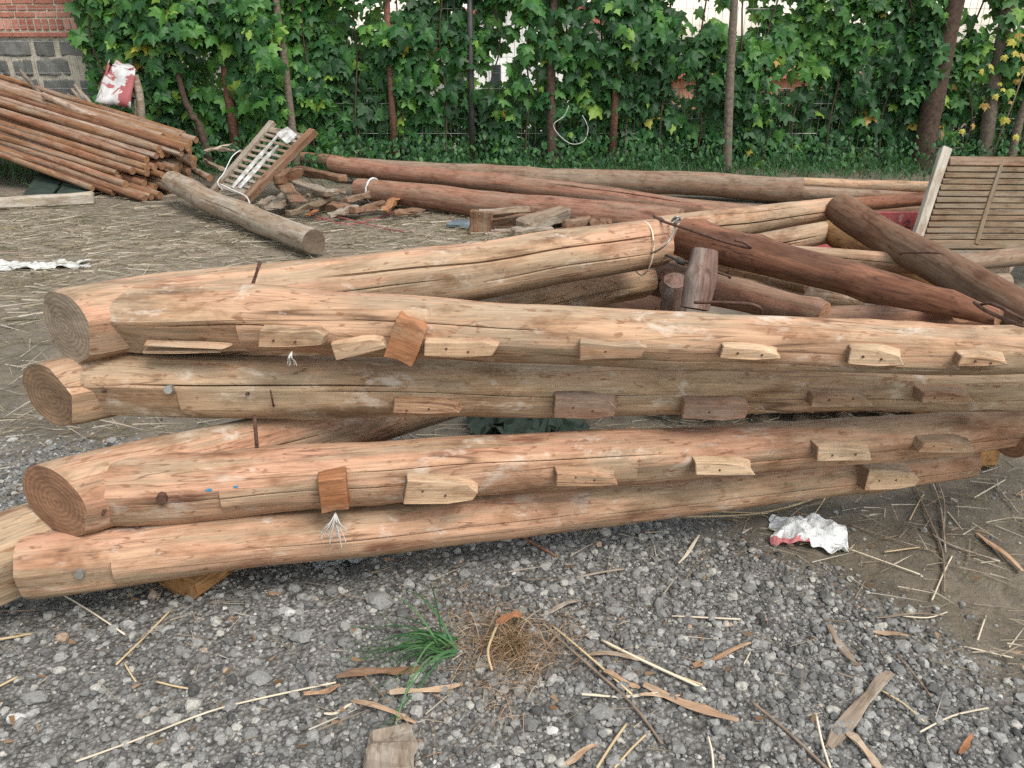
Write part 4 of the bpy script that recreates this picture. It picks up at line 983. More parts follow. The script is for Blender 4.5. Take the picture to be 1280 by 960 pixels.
SH += [(x_, 9.45, 1.5, .85, f'low bush right behind the fence, {q_}') for x_, q_ in ((-5.2, 'behind the tin sheet'), (-3.9, 'left of the rusty post'), (-2.6, 'right of the rusty post'), (-1.3, 'behind the long grey log, left end'), (0, 'below the house gable'), (1.3, 'under the white cord loop'), (2.6, 'left of the slender grey trunk'), (3.9, 'left of the thick leaning trunk'), (5.2, 'right of the thick leaning trunk'))]
for k, (x, y, w_, h_, lb) in enumerate(SH): shrub(x, y, w_, h_, 1500 if k < 9 else 900, lb, .25, gz(x, y))

# undergrowth at the fence foot
def blades(name, base, n_seg, length, width, dirs, tint, mat, droop=.5):
    """base (n,3), length (n), dirs (n,3) initial directions -> one ribbon mesh"""
    n = len(base); P = base.copy(); D = dirs / np.linalg.norm(dirs, axis=1, keepdims=True)
    side = np.cross(D, rng.normal(0, 1, (n, 3))); side /= np.linalg.norm(side, axis=1, keepdims=True) + 1e-9
    rows = []
    for k in range(n_seg + 1):
        wd = width * (1 - (k / n_seg) ** 1.6) + width * .08
        rows.append(P - side * wd[:, None] / 2); rows.append(P + side * wd[:, None] / 2)
        P = P + D * (length / n_seg)[:, None]; D = D + np.array([0, 0, -1.0]) * (droop / n_seg)[:, None] if not np.isscalar(droop) else D + np.array([0, 0, -droop / n_seg]); D /= np.linalg.norm(D, axis=1, keepdims=True)
    V = np.stack(rows, 1); m = 2 * (n_seg + 1)
    q = np.array([[2 * k, 2 * k + 1, 2 * k + 3, 2 * k + 2] for k in range(n_seg)])
    T = q[None] + (np.arange(n) * m)[:, None, None]
    me = np_mesh(name, V.reshape(-1, 3), T.reshape(-1, 4), mat, True); set_attr(me, 'tint', np.repeat(tint, m)); return me
n = 6500
bx_ = rng.uniform(-6.2, 6.2, n); by_ = FY + .1 - np.abs(rng.normal(0, .55, n)); bz_ = np.array([gz(a_, b_) for a_, b_ in zip(bx_, by_)])
me = blades('grass', np.stack([bx_, by_, bz_ - .01], 1), 3, rng.uniform(.08, .28, n), rng.uniform(.004, .010, n), np.stack([rng.normal(0, .35, n), rng.normal(-.2, .35, n), np.ones(n)], 1), np.clip(rng.normal(.22, .2, n), 0, 1), M['grass'], .9)
o = link(bpy.data.objects.new('grass', me)); tag(o, 'rank green grass along the foot of the wire fence', 'grass', kind='stuff')
n = 2900
C = np.stack([rng.uniform(-4.8, 6, n), FY + .05 - np.abs(rng.normal(0, .42, n)), rng.uniform(.02, .42, n) ** 1.2], 1)
C = C[(C[:, 1] > 7.9) | (rng.uniform(0, 1, n) < .5)]; n = len(C)
me, _ = leaves_mesh('weeds', C, rng.uniform(.035, .085, n), np.clip(rng.normal(.4, .25, n), 0, 1), M['shrub_leaf'], shape=(SV, ST), spread=.7)
o = link(bpy.data.objects.new('weeds', me)); tag(o, 'low leafy weeds growing along the fence foot', 'weeds', kind='stuff')

# ------------------------------------------------------------------ fence, trees
fe = empty('wire_fence', (0, FY, 0)); tag(fe, 'wire mesh fence on rusty and dark steel posts, overgrown with vines', 'fence')
pts = []; V, F = [], []
def wire_seg(a, b, r=.0022):
    t = (b - a).normalized(); u_ = t.cross(Vector((0, 1, 0))).normalized(); w_ = t.cross(u_); k0 = len(V)
    for p_ in (a, b):
        for th in (0, 2.094, 4.189): V.append(p_ + (u_ * math.cos(th) + w_ * math.sin(th)) * r)
    for k in range(3): F.append((k0 + k, k0 + (k + 1) % 3, k0 + 3 + (k + 1) % 3, k0 + 3 + k))
for x in np.arange(-6.5, 7, .075): wire_seg(Vector((x, FY + .02, .02)), Vector((x + .01 * nz(x * 5), FY + .02, 1.95)))
for z in np.arange(.05, 1.96, .15): wire_seg(Vector((-6.5, FY + .024, z)), Vector((7, FY + .024, z)))
o = link(bpy.data.objects.new('wire_mesh', mesh('wire_mesh', V, F, M['wire'])), fe, Matrix.Identity(4)); stuff(o)
for (u, v, wpx, mt) in ((293, 172, 12, 'rust'), (493, 190, 8, 'rust'), (590, 186, 7, 'dark'), (765, 200, 9, 'rust')):
    if mt == 'rust' and 'rust_post' not in M: M['rust_post'] = plain('rusty post', (.17, .085, .06), .9, .5, 30, .4)
    p = Py(u, v, FY - .08); r_ = px(p, wpx) / 2; a = Vector((p.x, p.y, -.05)); b = Vector((p.x + .01, p.y, 2.05))
    rod('post', [a, a.lerp(b, .5), b], r_, 'rust_post' if mt == 'rust' else 'dark_metal', fe, 10)
def tree(pts, rads, mat, lb, crown_n, crown_r, cat='tree', name='tree', crown_c=None, tm=.35):
    e = empty(name, pts[0]); tag(e, lb, cat)
    n_ = 5; sp = arc(pts, n_); rr_ = list(np.interp(np.linspace(0, 1, len(sp)), np.linspace(0, 1, len(rads)), rads))
    rr_ = [q * (1 + .10 * nz(i * .9, rads[0] * 50)) for i, q in enumerate(rr_)]
    tr = rod('trunk', sp, rr_, mat, e, 12)
    top = pts[-1]
    for k in range(5):
        an = k * 2.4; q = sp[-1 - k * 2]; dv = Vector((math.cos(an), math.sin(an) * .6, .8)) * crown_r * .7
        rod('limb', arc([q, q + dv * .5 + Vector((0, 0, .05)), q + dv], 3), [rads[-1] * .5 * (1 - i / 8) for i in range(7)], mat, e, 6)
    P = rng.normal(0, 1, (crown_n, 3)); P /= np.linalg.norm(P, axis=1, keepdims=True); P *= rng.uniform(.2, 1, crown_n)[:, None] ** .5
    P *= (1 + .4 * noise_np(P, 1.8, top.x * 2.2))[:, None]; keep = noise_np(P, 2.6, 9 + top.x) > -.18; P = P[keep]
    C = P * np.array([crown_r, crown_r * .8, crown_r * .8]) + np.array(top) + np.array([0, 0, crown_r * .45])
    me, _ = leaves_mesh('crown', C, rng.uniform(.10, .19, len(C)), np.clip(rng.normal(tm, .2, len(C)), 0, .9), M['leaf'], spread=.8)
    stuff(link(bpy.data.objects.new('crown', me), e, Matrix.Identity(4)))
def trunk_pts(q, y, ztop, lean=(0, 0)):
    P = [Py(u, v, y) for u, v in q]; P[0].z = gz(P[0].x, y) - .03; d_ = (P[-1] - P[0]); k = (ztop - P[-1].z) / d_.z
    return P + [P[-1] + d_ * k * .5 + Vector((.05, .05, 0)), P[-1] + d_ * k]
w_ = lambda n_: n_ * 8.5 / FPX / 2
tree(trunk_pts([(1149, 222), (1162, 150), (1186, 35)], 8.62, 2.7), [w_(27), w_(25), w_(22), w_(18), w_(12)], 'trunk', 'thick brown leaning tree trunk at the right, behind the crib side', 420, 1.1)
tree(trunk_pts([(1230, 205), (1240, 120), (1258, 20)], 8.68, 2.9), [w_(17), w_(15), w_(14), w_(10), w_(7)], 'trunk_grey', 'slimmer tree with yellowing leaves right of the thick leaning trunk', 320, .9, tm=.55)
tree(trunk_pts([(1262, 210), (1272, 160), (1284, 120)], 8.5, 2.4), [w_(10), w_(9), w_(8), w_(6), w_(4)], 'trunk_grey', 'thin leaning sapling at the right edge', 160, .6, tm=.6)
tree(trunk_pts([(908, 222), (912, 110), (918, 0)], 8.4, 3.2), [w_(11), w_(10), w_(9), w_(8), w_(5)], 'trunk_grey', 'slender straight grey trunk in mid fence', 240, .7)
tree(trunk_pts([(690, 195), (689, 90), (692, 0)], 8.62, 2.9), [w_(12), w_(10), w_(9), w_(7), w_(4)], 'trunk', 'slender brown trunk right of the house gable', 260, .7)
tree(trunk_pts([(366, 160), (357, 90), (345, 0)], 8.55, 2.7), [w_(10), w_(9), w_(8), w_(6), w_(4)], 'trunk_grey', 'thin leaning grey trunk right of the rusty post', 240, .7)
tree(trunk_pts([(262, 182), (250, 160), (232, 128)], 8.5, 1.9), [w_(11), w_(9), w_(7), w_(5), w_(3)], 'trunk', 'leaning bare stem left of the rusty post', 60, .4)
# dry yellow brown leaves by the right trunks
n = 40; C = np.stack([rng.uniform(4.55, 5.45, n), rng.uniform(8.2, 8.45, n), rng.uniform(.15, 1.35, n)], 1)
dl = empty('dry_leaves', (5.0, 8.3, 0)); tag(dl, 'yellow and brown withered vine shoot hanging by the right trunks', 'vine')
for i in range(n):
    b_, t_, n_ = leaf_frames(1, (0, -1)); s_ = rng.uniform(.05, .10); c_ = C[i]; b_, t_, n_ = b_[0] * s_, t_[0] * s_, n_[0] * s_
    link(bpy.data.objects.new('leaf', leaf_protos[rng.choice([9, 10, 11, 11, 10])][1]), dl, Matrix(((b_[0], t_[0], n_[0], c_[0]), (b_[1], t_[1], n_[1], c_[1]), (b_[2], t_[2], n_[2], c_[2]), (0, 0, 0, 1))))
rod('stem', [Vector((4.9, 8.35, 0)), Vector((5.0, 8.33, .7)), Vector((5.1, 8.35, 1.4))], .006, 'twig', dl, 5)
# white cord loop hanging in the vines
o = rod('cord_loop', arc([Py(711, 132, 8.2), Py(705, 145, 8.2), Py(692, 156, 8.18), Py(700, 170, 8.18), Py(715, 180, 8.18), Py(730, 176, 8.18), Py(735, 160, 8.2), Py(728, 144, 8.2)], 6), .0035, 'cord', None, 5); tag(o, 'loop of white cord hanging in the vines near mid fence', 'cord')

# ------------------------------------------------------------------ beyond the fence
ho = empty('white_house', (0, 17, -2)); tag(ho, 'white house gable with red tiled roof beyond the vines', 'house')
HY = 17.0
def slab(name, pts2, y0, y1, mat, parent):
    """prism from an (x, z) outline"""
    n_ = len(pts2); V = [Vector((x, y0, z)) for x, z in pts2] + [Vector((x, y1, z)) for x, z in pts2]
    F = [tuple(range(n_))[::-1], tuple(range(n_, 2 * n_))] + [(k, (k + 1) % n_, n_ + (k + 1) % n_, n_ + k) for k in range(n_)]
    me = mesh(name, V, F, mat); bm = bmesh.new(); bm.from_mesh(me); bmesh.ops.recalc_face_normals(bm, faces=bm.faces); bm.to_mesh(me); bm.free()
    return link(bpy.data.objects.new(name, me), parent, Matrix.Identity(4))
hx = lambda u, y=HY: Py(u, 60, y).x
hz = lambda v, y=HY: Py(640, v, y).z
gx0, gx1 = hx(578), hx(770); rid = (hx(655), hz(-30)); ev = hz(45)
slab('wall', [(gx0, -3), (gx1, -3), (gx1, ev), rid, (gx0, ev)], HY, HY + 6, M['white_wall'], ho)
def roof_slope(a, b):
    dx_, dz_ = b[0] - a[0], b[1] - a[1]; L_ = math.hypot(dx_, dz_); n_ = int(L_ / .28)
    nx_, nz_ = -dz_ / L_, dx_ / L_
    if nz_ < 0: nx_, nz_ = -nx_, -nz_
    r_ = slab('roof', [(a[0], a[1]), (b[0], b[1]), (b[0] + nx_ * .1, b[1] + nz_ * .1), (a[0] + nx_ * .1, a[1] + nz_ * .1)], HY - .35, HY + 6.3, M['roof_tile'], ho)
    for k in range(n_):
        t0, t1 = k / n_, (k + 1.15) / n_; o0 = .12 + .05; o1 = .12
        p0 = (a[0] + dx_ * t0, a[1] + dz_ * t0); p1 = (a[0] + dx_ * min(t1, 1), a[1] + dz_ * min(t1, 1))
        slab('tile_course', [(p0[0] + nx_ * .102, p0[1] + nz_ * .102), (p1[0] + nx_ * .102, p1[1] + nz_ * .102), (p1[0] + nx_ * o1, p1[1] + nz_ * o1), (p0[0] + nx_ * o0, p0[1] + nz_ * o0)], HY - .37, HY + 6.3, M['roof_tile'], r_)
roof_slope((gx0 - 1.1, ev - .55), (rid[0], rid[1] + .02)); roof_slope((gx1 + .5, ev - .35), (rid[0], rid[1] + .02))
for (u0, u1, v0, v1) in ((612, 628, 78, 112), (668, 684, 80, 112)):
    wdw = slab('window', [(hx(u0), hz(v1)), (hx(u1), hz(v1)), (hx(u1), hz(v0)), (hx(u0), hz(v0))], HY - .03, HY + .05, M['white_wall'], ho)
    slab('pane', [(hx(u0 + 2), hz(v1 - 3)), (hx(u1 - 2), hz(v1 - 3)), (hx(u1 - 2), hz(v0 + 3)), (hx(u0 + 2), hz(v0 + 3))], HY - .04, HY - .031, M['window_glass'], wdw)
sh_ = empty('grey_shed', (hx(555, 14), 14, -2)); tag(sh_, 'grey plastered low wall left of the white house gable', 'wall')
slab('wall', [(hx(535, 14), -3), (hx(583, 14), -3), (hx(583, 14), hz(92, 14)), (hx(535, 14), hz(86, 14))], 14, 16, M['concrete'], sh_)
slab('coping', [(hx(533, 14), hz(92, 14) - .0), (hx(585, 14), hz(92, 14) + .002), (hx(585, 14), hz(88, 14)), (hx(533, 14), hz(82, 14))], 13.95, 16, M['concrete'], sh_)
lg = empty('concrete_ledge', (hx(950, 11.5), 11.5, -1)); tag(lg, 'low concrete wall with a pale coping beyond the fence', 'wall')
slab('wall', [(hx(690, 11.5), -2.5), (hx(1160, 11.5), -2.5), (hx(1160, 11.5), hz(160, 11.5)), (hx(690, 11.5), hz(160, 11.5))], 11.5, 11.75, M['concrete'], lg)
slab('coping', [(hx(688, 11.5), hz(159.7, 11.5)), (hx(1162, 11.5), hz(159.7, 11.5)), (hx(1162, 11.5), hz(148, 11.5)), (hx(688, 11.5), hz(148, 11.5))], 11.42, 11.83, M['concrete'], lg)
ob = empty('brick_outbuilding', (hx(930, 16), 16, -2)); tag(ob, 'orange hollow brick outbuilding glimpsed through the vines at right', 'outbuilding')
slab('wall', [(hx(815, 16), -3.5), (hx(1075, 16), -3.5), (hx(1075, 16), hz(98, 16)), (hx(815, 16), hz(92, 16))], 16, 20, M['orange_wall'], ob)
slab('roof_slab', [(hx(810, 16), hz(97.5, 16)), (hx(1080, 16), hz(97.5, 16)), (hx(1080, 16), hz(90, 16)), (hx(810, 16), hz(86, 16))], 15.8, 20.2, M['roof_tile'], ob)
for k in range(6):
    z0_ = -2.2 + k * .42
    if z0_ + .40 < hz(99, 16):
        for i in range(10): slab('brick', [(hx(818, 16) + i * .42 + (k % 2) * .1, z0_), (hx(818, 16) + i * .42 + .40 + (k % 2) * .1 - .0, z0_), (hx(818, 16) + i * .42 + .40 + (k % 2) * .1, z0_ + .40), (hx(818, 16) + i * .42 + (k % 2) * .1, z0_ + .40)], 15.985, 16.02, M['orange_wall'], ob)

# ------------------------------------------------------------------ gravel
ico = bmesh.new(); bmesh.ops.create_icosphere(ico, subdivisions=2, radius=1.0); IV2 = np.array([v.co for v in ico.verts]); IF2 = np.array([[v.index for v in f.verts] for f in ico.faces]); ico.free()
ico = bmesh.new(); bmesh.ops.create_icosphere(ico, subdivisions=1, radius=1.0); IV1 = np.array([v.co for v in ico.verts]); IF1 = np.array([[v.index for v in f.verts] for f in ico.faces]); ico.free()
def stone_variants(IV, n_, seed):
    out = []
    for k in range(n_):
        d_ = np.array([1 + .42 * nz(v[0] * 1.1 + k * 7 + seed, v[1] * 1.1, v[2] * 1.1) + .22 * nz(v[0] * 2.7 + k * 5, v[1] * 2.7, v[2] * 2.7 + seed) for v in IV])
        sq = IV / (np.abs(IV) ** 5).sum(1, keepdims=True) ** .2 * .82
        q = np.random.default_rng(k + seed).normal(0, 1, (3, 3)); q, _ = np.linalg.qr(q)
        out.append(((.45 * IV + .55 * sq) @ q.T) * d_[:, None])
    return out
def scatter_stones(P, size, IV, IF, nvar, seed, flat=.72):
    n_ = len(P); var = stone_variants(IV, nvar, seed); A = np.array(var)[rng.integers(0, nvar, n_)]
    th = rng.uniform(0, 6.283, n_); ct, st = np.cos(th), np.sin(th)
    sc = np.stack([rng.uniform(.8, 1.25, n_), rng.uniform(.7, 1.1, n_), flat * rng.uniform(.7, 1.15, n_)], 1) * size[:, None]
    A = A * sc[:, None, :]
    X = A[..., 0] * ct[:, None] - A[..., 1] * st[:, None]; Y = A[..., 0] * st[:, None] + A[..., 1] * ct[:, None]
    W = np.stack([X, Y, A[..., 2]], -1) + P[:, None, :]
    return W.reshape(-1, 3), (IF[None] + (np.arange(n_) * len(IV))[:, None, None]).reshape(-1, 3), len(IV)
def gravel_points(n_, lim):
    x = rng.uniform(-2.1, 2.1, n_ * 3); y = .95 + 1.75 * rng.uniform(0, 1, n_ * 3) ** 1.25
    mk = np.array([mudness(a_, b_) for a_, b_ in zip(x, y)]); cl = np.array([nz(a_ * 2.2, b_ * 2.2, 7.7) for a_, b_ in zip(x, y)])
    ok = rng.uniform(0, 1, n_ * 3) < np.clip(.5 - mk * 5, .035, 1) * np.clip(.8 + .7 * cl, .3, 1)
    vis = np.abs(x) < (y * .72 + .42)
    x, y = x[ok & vis][:n_], y[ok & vis][:n_]
    return np.stack([x, y, np.array([gz(a_, b_) + .007 * nz(a_ * 14, b_ * 14, 5.5) for a_, b_ in zip(x, y)])], 1)
s = NT('gravel stone'); t_ = s.attr('tint').outputs['Fac']; c = s.noise(s.mp(), 160, 5, .65)
col = s.ramp(t_, [(0, (.07, .07, .068)), (.25, (.135, .134, .129)), (.5, (.205, .203, .194)), (.72, (.29, .286, .27)), (.86, (.36, .35, .315)), (.93, (.36, .25, .17)), (.96, (.42, .41, .39)), (1, (.55, .54, .52))])
M['stone'] = s.done(s.mix(1, col, s.ramp(c, [(.3, .72), (.7, 1.25)]), 'MULTIPLY'), .9, s.bump(c, .6, .004), .2)
Vs, Ts, Cs, off = [], [], [], 0
P = gravel_points(12500, 1); size = np.clip(rng.lognormal(math.log(.0056), .45, len(P)), .003, .0155); P[:, 2] += size * .28
for (PP, sz, IV, IF, sd) in ((P, size, IV2, IF2, 3), (lambda Q: (Q, rng.uniform(.0022, .0055, len(Q)), IV1, IF1, 9))(gravel_points(26000, 1))):
    v_, t2, nv = scatter_stones(PP, sz, IV, IF, 12, sd)
    Vs.append(v_); Ts.append(t2 + off); off += len(v_)
    tt = np.clip(rng.normal(.44, .23, len(PP)), 0, .86); q = rng.uniform(0, 1, len(PP)); tt = np.where(q < .006, rng.uniform(.9, .94, len(PP)), tt); tt = np.where(q > .9945, rng.uniform(.95, 1, len(PP)), tt)
    Cs.append(np.repeat(tt, nv))
me = np_mesh('gravel', np.concatenate(Vs), np.concatenate(Ts), M['stone'], False); set_attr(me, 'tint', np.concatenate(Cs))
o = link(bpy.data.objects.new('gravel', me)); tag(o, 'loose grey crushed gravel covering the near ground', 'gravel', kind='stuff')
# some bigger stones of their own
ST_ = [(378, 798, .026, 'flat grey stone below the ochre support timber'), (690, 738, .022, 'grey stone under the middle of the bottom log'), (770, 765, .022, 'round grey stone right of the dry root clump'), (742, 797, .018, 'small pale stone beside the long brown stalk'), (325, 850, .026, 'dark bluish lump of gravel in the left foreground'), (45, 875, .024, 'bluish grey stone in the lower left corner'), (752, 893, .024, 'blue grey stone among the straws below the root clump'), (20, 900, .018, 'white stone at the lower left edge'), (690, 915, .013, 'small white stone below the root clump'), (255, 815, .011, 'tan pebble in the left foreground'), (1140, 790, .018, 'dark stone right of the brown bark strip'), (475, 755, .035, 'broad grey stone above the green grass tuft')]
for k, (u, v, r_, lb) in enumerate(ST_):
    p = Pg(u, v); var = stone_variants(IV2, 1, 40 + k)[0] * r_ * .8 * np.array([1.15, .95, .6])
    me = np_mesh('stone', var, IF2, M['stone'], False); set_attr(me, 'tint', np.full(len(var), .99 if 'white' in lb else .94 if 'tan' in lb else .82 if 'pale' in lb else .5))
    o = link(bpy.data.objects.new('stone', me), None, Matrix.Translation(p + Vector((0, 0, r_ * .3)))); tag(o, lb, 'stone')

# ------------------------------------------------------------------ straw litter (stuff) and single pieces
def litter(n_, xr, yr, dens, lr, wr, seed, mat, name, lb):
    r2 = np.random.default_rng(seed); x = r2.uniform(*xr, n_ * 4); y = r2.uniform(*yr, n_ * 4)
    ok = np.array([random.random() < dens(a_, b_) for a_, b_ in zip(x, y)]); x, y = x[ok][:n_], y[ok][:n_]; n_ = len(x)
    an = r2.normal(0.1, .8, n_); ln = r2.uniform(*lr, n_); wd = r2.uniform(*wr, n_)
    base = np.stack([x, y, np.array([gz(a_, b_) for a_, b_ in zip(x, y)]) + r2.uniform(.004, .022, n_)], 1)
    me = blades(name, base, 2, ln, wd, np.stack([np.cos(an), np.sin(an), r2.normal(0, .05, n_)], 1), np.clip(r2.normal(.6, .28, n_), 0, 1), mat, .04)
    o = link(bpy.data.objects.new(name, me)); tag(o, lb, 'straw', kind='stuff'); return o
litter(9000, (-5.5, .9), (3.2, 7.2), lambda a_, b_: strawness(a_, b_) * .9, (.04, .26), (.003, .009), 21, M['dry_grass'], 'straw_litter', 'dry straw strewn over the yard behind the log pile')
litter(3200, (-1.8, 2.2), (1.1, 2.9), lambda a_, b_: .25 + .75 * (mudness(a_, b_) > 0), (.02, .13), (.0015, .004), 22, M['dry_grass'], 'fine_straw', 'short bits of straw scattered over gravel and mud')
litter(420, (-1.6, 1.7), (1.1, 2.5), lambda a_, b_: .8, (.008, .03), (.004, .010), 24, M['bark_bit'], 'bark_bits', 'small brown bark bits scattered over the gravel')
litter(700, (-3.2, -1.1), (1.9, 3.6), lambda a_, b_: .8, (.05, .30), (.002, .006), 23, M['dry_grass'], 'loose_straw', 'grey straw lying left of the log pile')

def splinter(u0, v0, u1, v1, w_, mat, lb, cat='splinter', lift=.012, seed=0, name='splinter', group=None, thick=.4):
    w_ *= .75; a, b = Pg(u0, v0, lift), Pg(u1, v1, lift); Ln = (b - a).length
    def tap(co):
        q = co.x / Ln; k = min(1, (q + .25) * 2.6, (1.22 - q) * 2.4); co.y *= k * (1 + .25 * math.sin(q * 9 + seed)); co.z += .006 * math.sin(q * 5 + seed)
    o = bpy.data.objects.new(name, box_mesh(name, Ln, w_, max(.0025, w_ * thick * .5) * .8, [M[mat]], .0008, w_ * .10, seed, 5, tap)); link(o, None, frame(a, b)); tag(o, lb, cat, group); return o
def stalk(q, w_, mat, lb, lift=.012, name='straw_stalk', cat='straw', group=None):
    pts = arc([Pg(u, v, lift) for u, v in q], 4); o = rod(name, pts, w_ / 2, mat, None, 6); tag(o, lb, cat, group); return o
SPL = [(805, 856, 922, 903, .026, 'chip', 'large tan splinter in the middle foreground'), (864, 833, 938, 805, .012, 'chip', 'pale rounded stick right of the tan splinter'), (675, 768, 726, 750, .014, 'chip_grey', 'pinkish grey splinter right of the dry root clump'), (440, 874, 520, 901, .014, 'chip', 'pale splinter left below the grass tuft'),
       (421, 846, 528, 833, .024, 'plank_brown', 'dark brown board strip under the grass tuft'), (487, 868, 578, 854, .018, 'chip', 'tan splinter under the grass tuft'), (1036, 783, 1068, 830, .024, 'chip_grey', 'grey brown bark chip in the right foreground'), (1080, 784, 1135, 797, .014, 'chip', 'narrow brown bark strip in the right foreground'), (1222, 664, 1278, 714, .022, 'chip', 'frayed pale splinter on the mud at the right edge'),
       (1036, 932, 1112, 838, .034, 'chip_grey', 'large grey splintered bark piece in the right foreground'), (1058, 915, 1104, 960, .02, 'chip', 'tan splinter below the grey bark piece'), (800, 870, 850, 868, .01, 'chip', 'short pale chip beside the tan splinter'), (727, 870, 822, 867, .008, 'straw_pale', 'straight pale lath left of the tan splinter'), (848, 704, 874, 671, .010, 'straw_pale', 'white stick near the plastic bag'),
       (702, 955, 745, 932, .016, 'chip', 'small forked tan chip at the bottom edge'), (1096, 770, 1180, 768, .006, 'twig', 'thin brown twig on the mud edge'), (735, 817, 810, 822, .016, 'chip', 'dull chip right of the dry root clump'), (755, 840, 800, 858, .014, 'chip', 'orange chip crossing the brown stalk'), (380, 870, 425, 856, .014, 'chip', 'short tan chip left of the grass tuft'), (405, 893, 440, 882, .007, 'straw_pale', 'short pale stick near the bottom left chip'), (1200, 940, 1215, 920, .012, 'rusty_block', 'small rusty chip at the lower right'), (470, 620, 472, 619, .004, 'twig', '')]
for k, q in enumerate(SPL):
    if q[6]: splinter(*q[:6], q[6], seed=700 + k)
rough_chunk('wood_stub', Pg(488, 990, .02), Pg(490, 915, .015), .085, .05, [M['plank_grey']], 760, 'weathered grey wood stub half in the gravel at the bottom edge', 'wood stub', jitter=.006)
STL = [([(678, 778), (700, 800), (740, 835), (790, 880), (828, 930)], .009, 'twig', 'long brown stalk crossing the middle foreground'), ([(690, 782), (730, 815), (790, 868)], .007, 'straw', 'tan stalk beside the long brown stalk'), ([(752, 800), (800, 824), (882, 862)], .009, 'straw_pale', 'pale straw above the tan splinter'), ([(760, 806), (830, 838), (878, 856)], .006, 'straw', 'thin straw beside the pale straw above the tan splinter'), ([(746, 960), (765, 930), (783, 905)], .008, 'straw', 'orange straw at the bottom edge, left one of a pair'), ([(768, 960), (790, 935), (812, 914)], .007, 'straw', 'orange straw at the bottom edge, right one of a pair'),
       ([(640, 664), (668, 680), (695, 695)], .008, 'rusty_block', 'orange stick poking out under the bottom log'), ([(145, 831), (180, 797), (213, 763)], .007, 'straw', 'orange straw leaning on the support timber'), ([(74, 741), (110, 762), (156, 793)], .006, 'straw_pale', 'thin straw left of the support timber'), ([(95, 952), (170, 925), (260, 890), (330, 872), (420, 853)], .006, 'straw_pale', 'longest pale straw in the left foreground'), ([(0, 764), (45, 763)], .005, 'chip_grey', 'grey straw at the left edge under the bottom log'), ([(-5, 800), (40, 792)], .008, 'straw', 'orange straw at the left edge'), ([(-5, 860), (22, 846)], .007, 'straw', 'lower orange straw at the left edge'), ([(195, 852), (220, 858), (243, 862)], .006, 'straw', 'short tan straw in the left foreground'), ([(155, 828), (165, 845), (170, 852)], .005, 'straw', 'tiny straw below the leaning orange straw'),
       ([(848, 646), (930, 644), (985, 634), (1032, 618)], .008, 'straw', 'long straw lying along the foot of the bottom log'), ([(855, 640), (900, 640), (960, 642)], .006, 'straw', 'straw beside the foot of the bottom log'), ([(1005, 655), (1020, 640), (1034, 618)], .006, 'straw', 'straw above the plastic bag'), ([(1140, 600), (1160, 645), (1178, 690), (1180, 740)], .008, 'twig', 'long upright twig on the mud at right'), ([(1160, 590), (1175, 630), (1182, 690)], .007, 'chip_grey', 'grey stalk beside the upright twig'), ([(1170, 596), (1180, 625), (1180, 660)], .006, 'chip_grey', 'thin grey stalk right of the upright twig'), ([(1050, 682), (1100, 700), (1150, 718)], .005, 'straw_pale', 'white straw right of the plastic bag'), ([(1060, 655), (1110, 672), (1170, 690)], .005, 'chip_grey', 'grey straw above right of the plastic bag'), ([(1105, 690), (1150, 684)], .006, 'straw', 'short straw lying right of the plastic bag'), ([(1165, 750), (1180, 715), (1190, 695)], .006, 'straw_pale', 'pale straw crossing the mud at right'), ([(1218, 622), (1256, 600)], .006, 'straw_pale', 'pale straw by the right support block'), ([(1238, 598), (1256, 620), (1272, 640)], .006, 'chip_grey', 'grey stick right of the support block'), ([(1137, 650), (1150, 625), (1155, 618)], .005, 'straw', 'short straw beside the upright twig'), ([(1165, 668), (1190, 682), (1250, 702)], .009, 'chip_grey', 'knobby grey twig on the mud at right'),
       ([(1128, 770), (1160, 772), (1184, 765)], .005, 'straw_pale', 'pale straw on the mud edge'), ([(1222, 800), (1232, 770)], .006, 'straw_pale', 'short white straw on the mud at far right'), ([(1205, 808), (1265, 822)], .005, 'straw_pale', 'thin white straw on the mud at far right'), ([(1120, 818), (1140, 840), (1165, 872)], .006, 'chip_grey', 'grey stalk right of the grey bark piece'), ([(1150, 915), (1190, 895), (1235, 885)], .006, 'straw_pale', 'bent pale straw at the lower right'), ([(1020, 893), (1028, 930), (1038, 960)], .007, 'straw_pale', 'upright pale straw at the lower middle right'), ([(938, 876), (985, 915), (1035, 962)], .009, 'twig', 'dark twig at the lower middle right'), ([(1100, 862), (1130, 880), (1155, 902)], .005, 'straw', 'straw across the grey bark piece'), ([(885, 920), (890, 940), (892, 965)], .006, 'straw_pale', 'pale straw at the bottom edge right of the tan splinter'), ([(840, 770), (925, 774)], .006, 'straw_pale', 'straight pale straw above the rounded stick'), ([(720, 722), (748, 716), (780, 711)], .008, 'chip_grey', 'grey stick near the middle of the bottom log'), ([(930, 830), (938, 815)], .004, 'straw_pale', 'tiny straw at the tip of the rounded stick')]
for q, w__, mt, lb in STL: stalk(q, w__ * .72, mt, lb, w__ * .4 + .007)

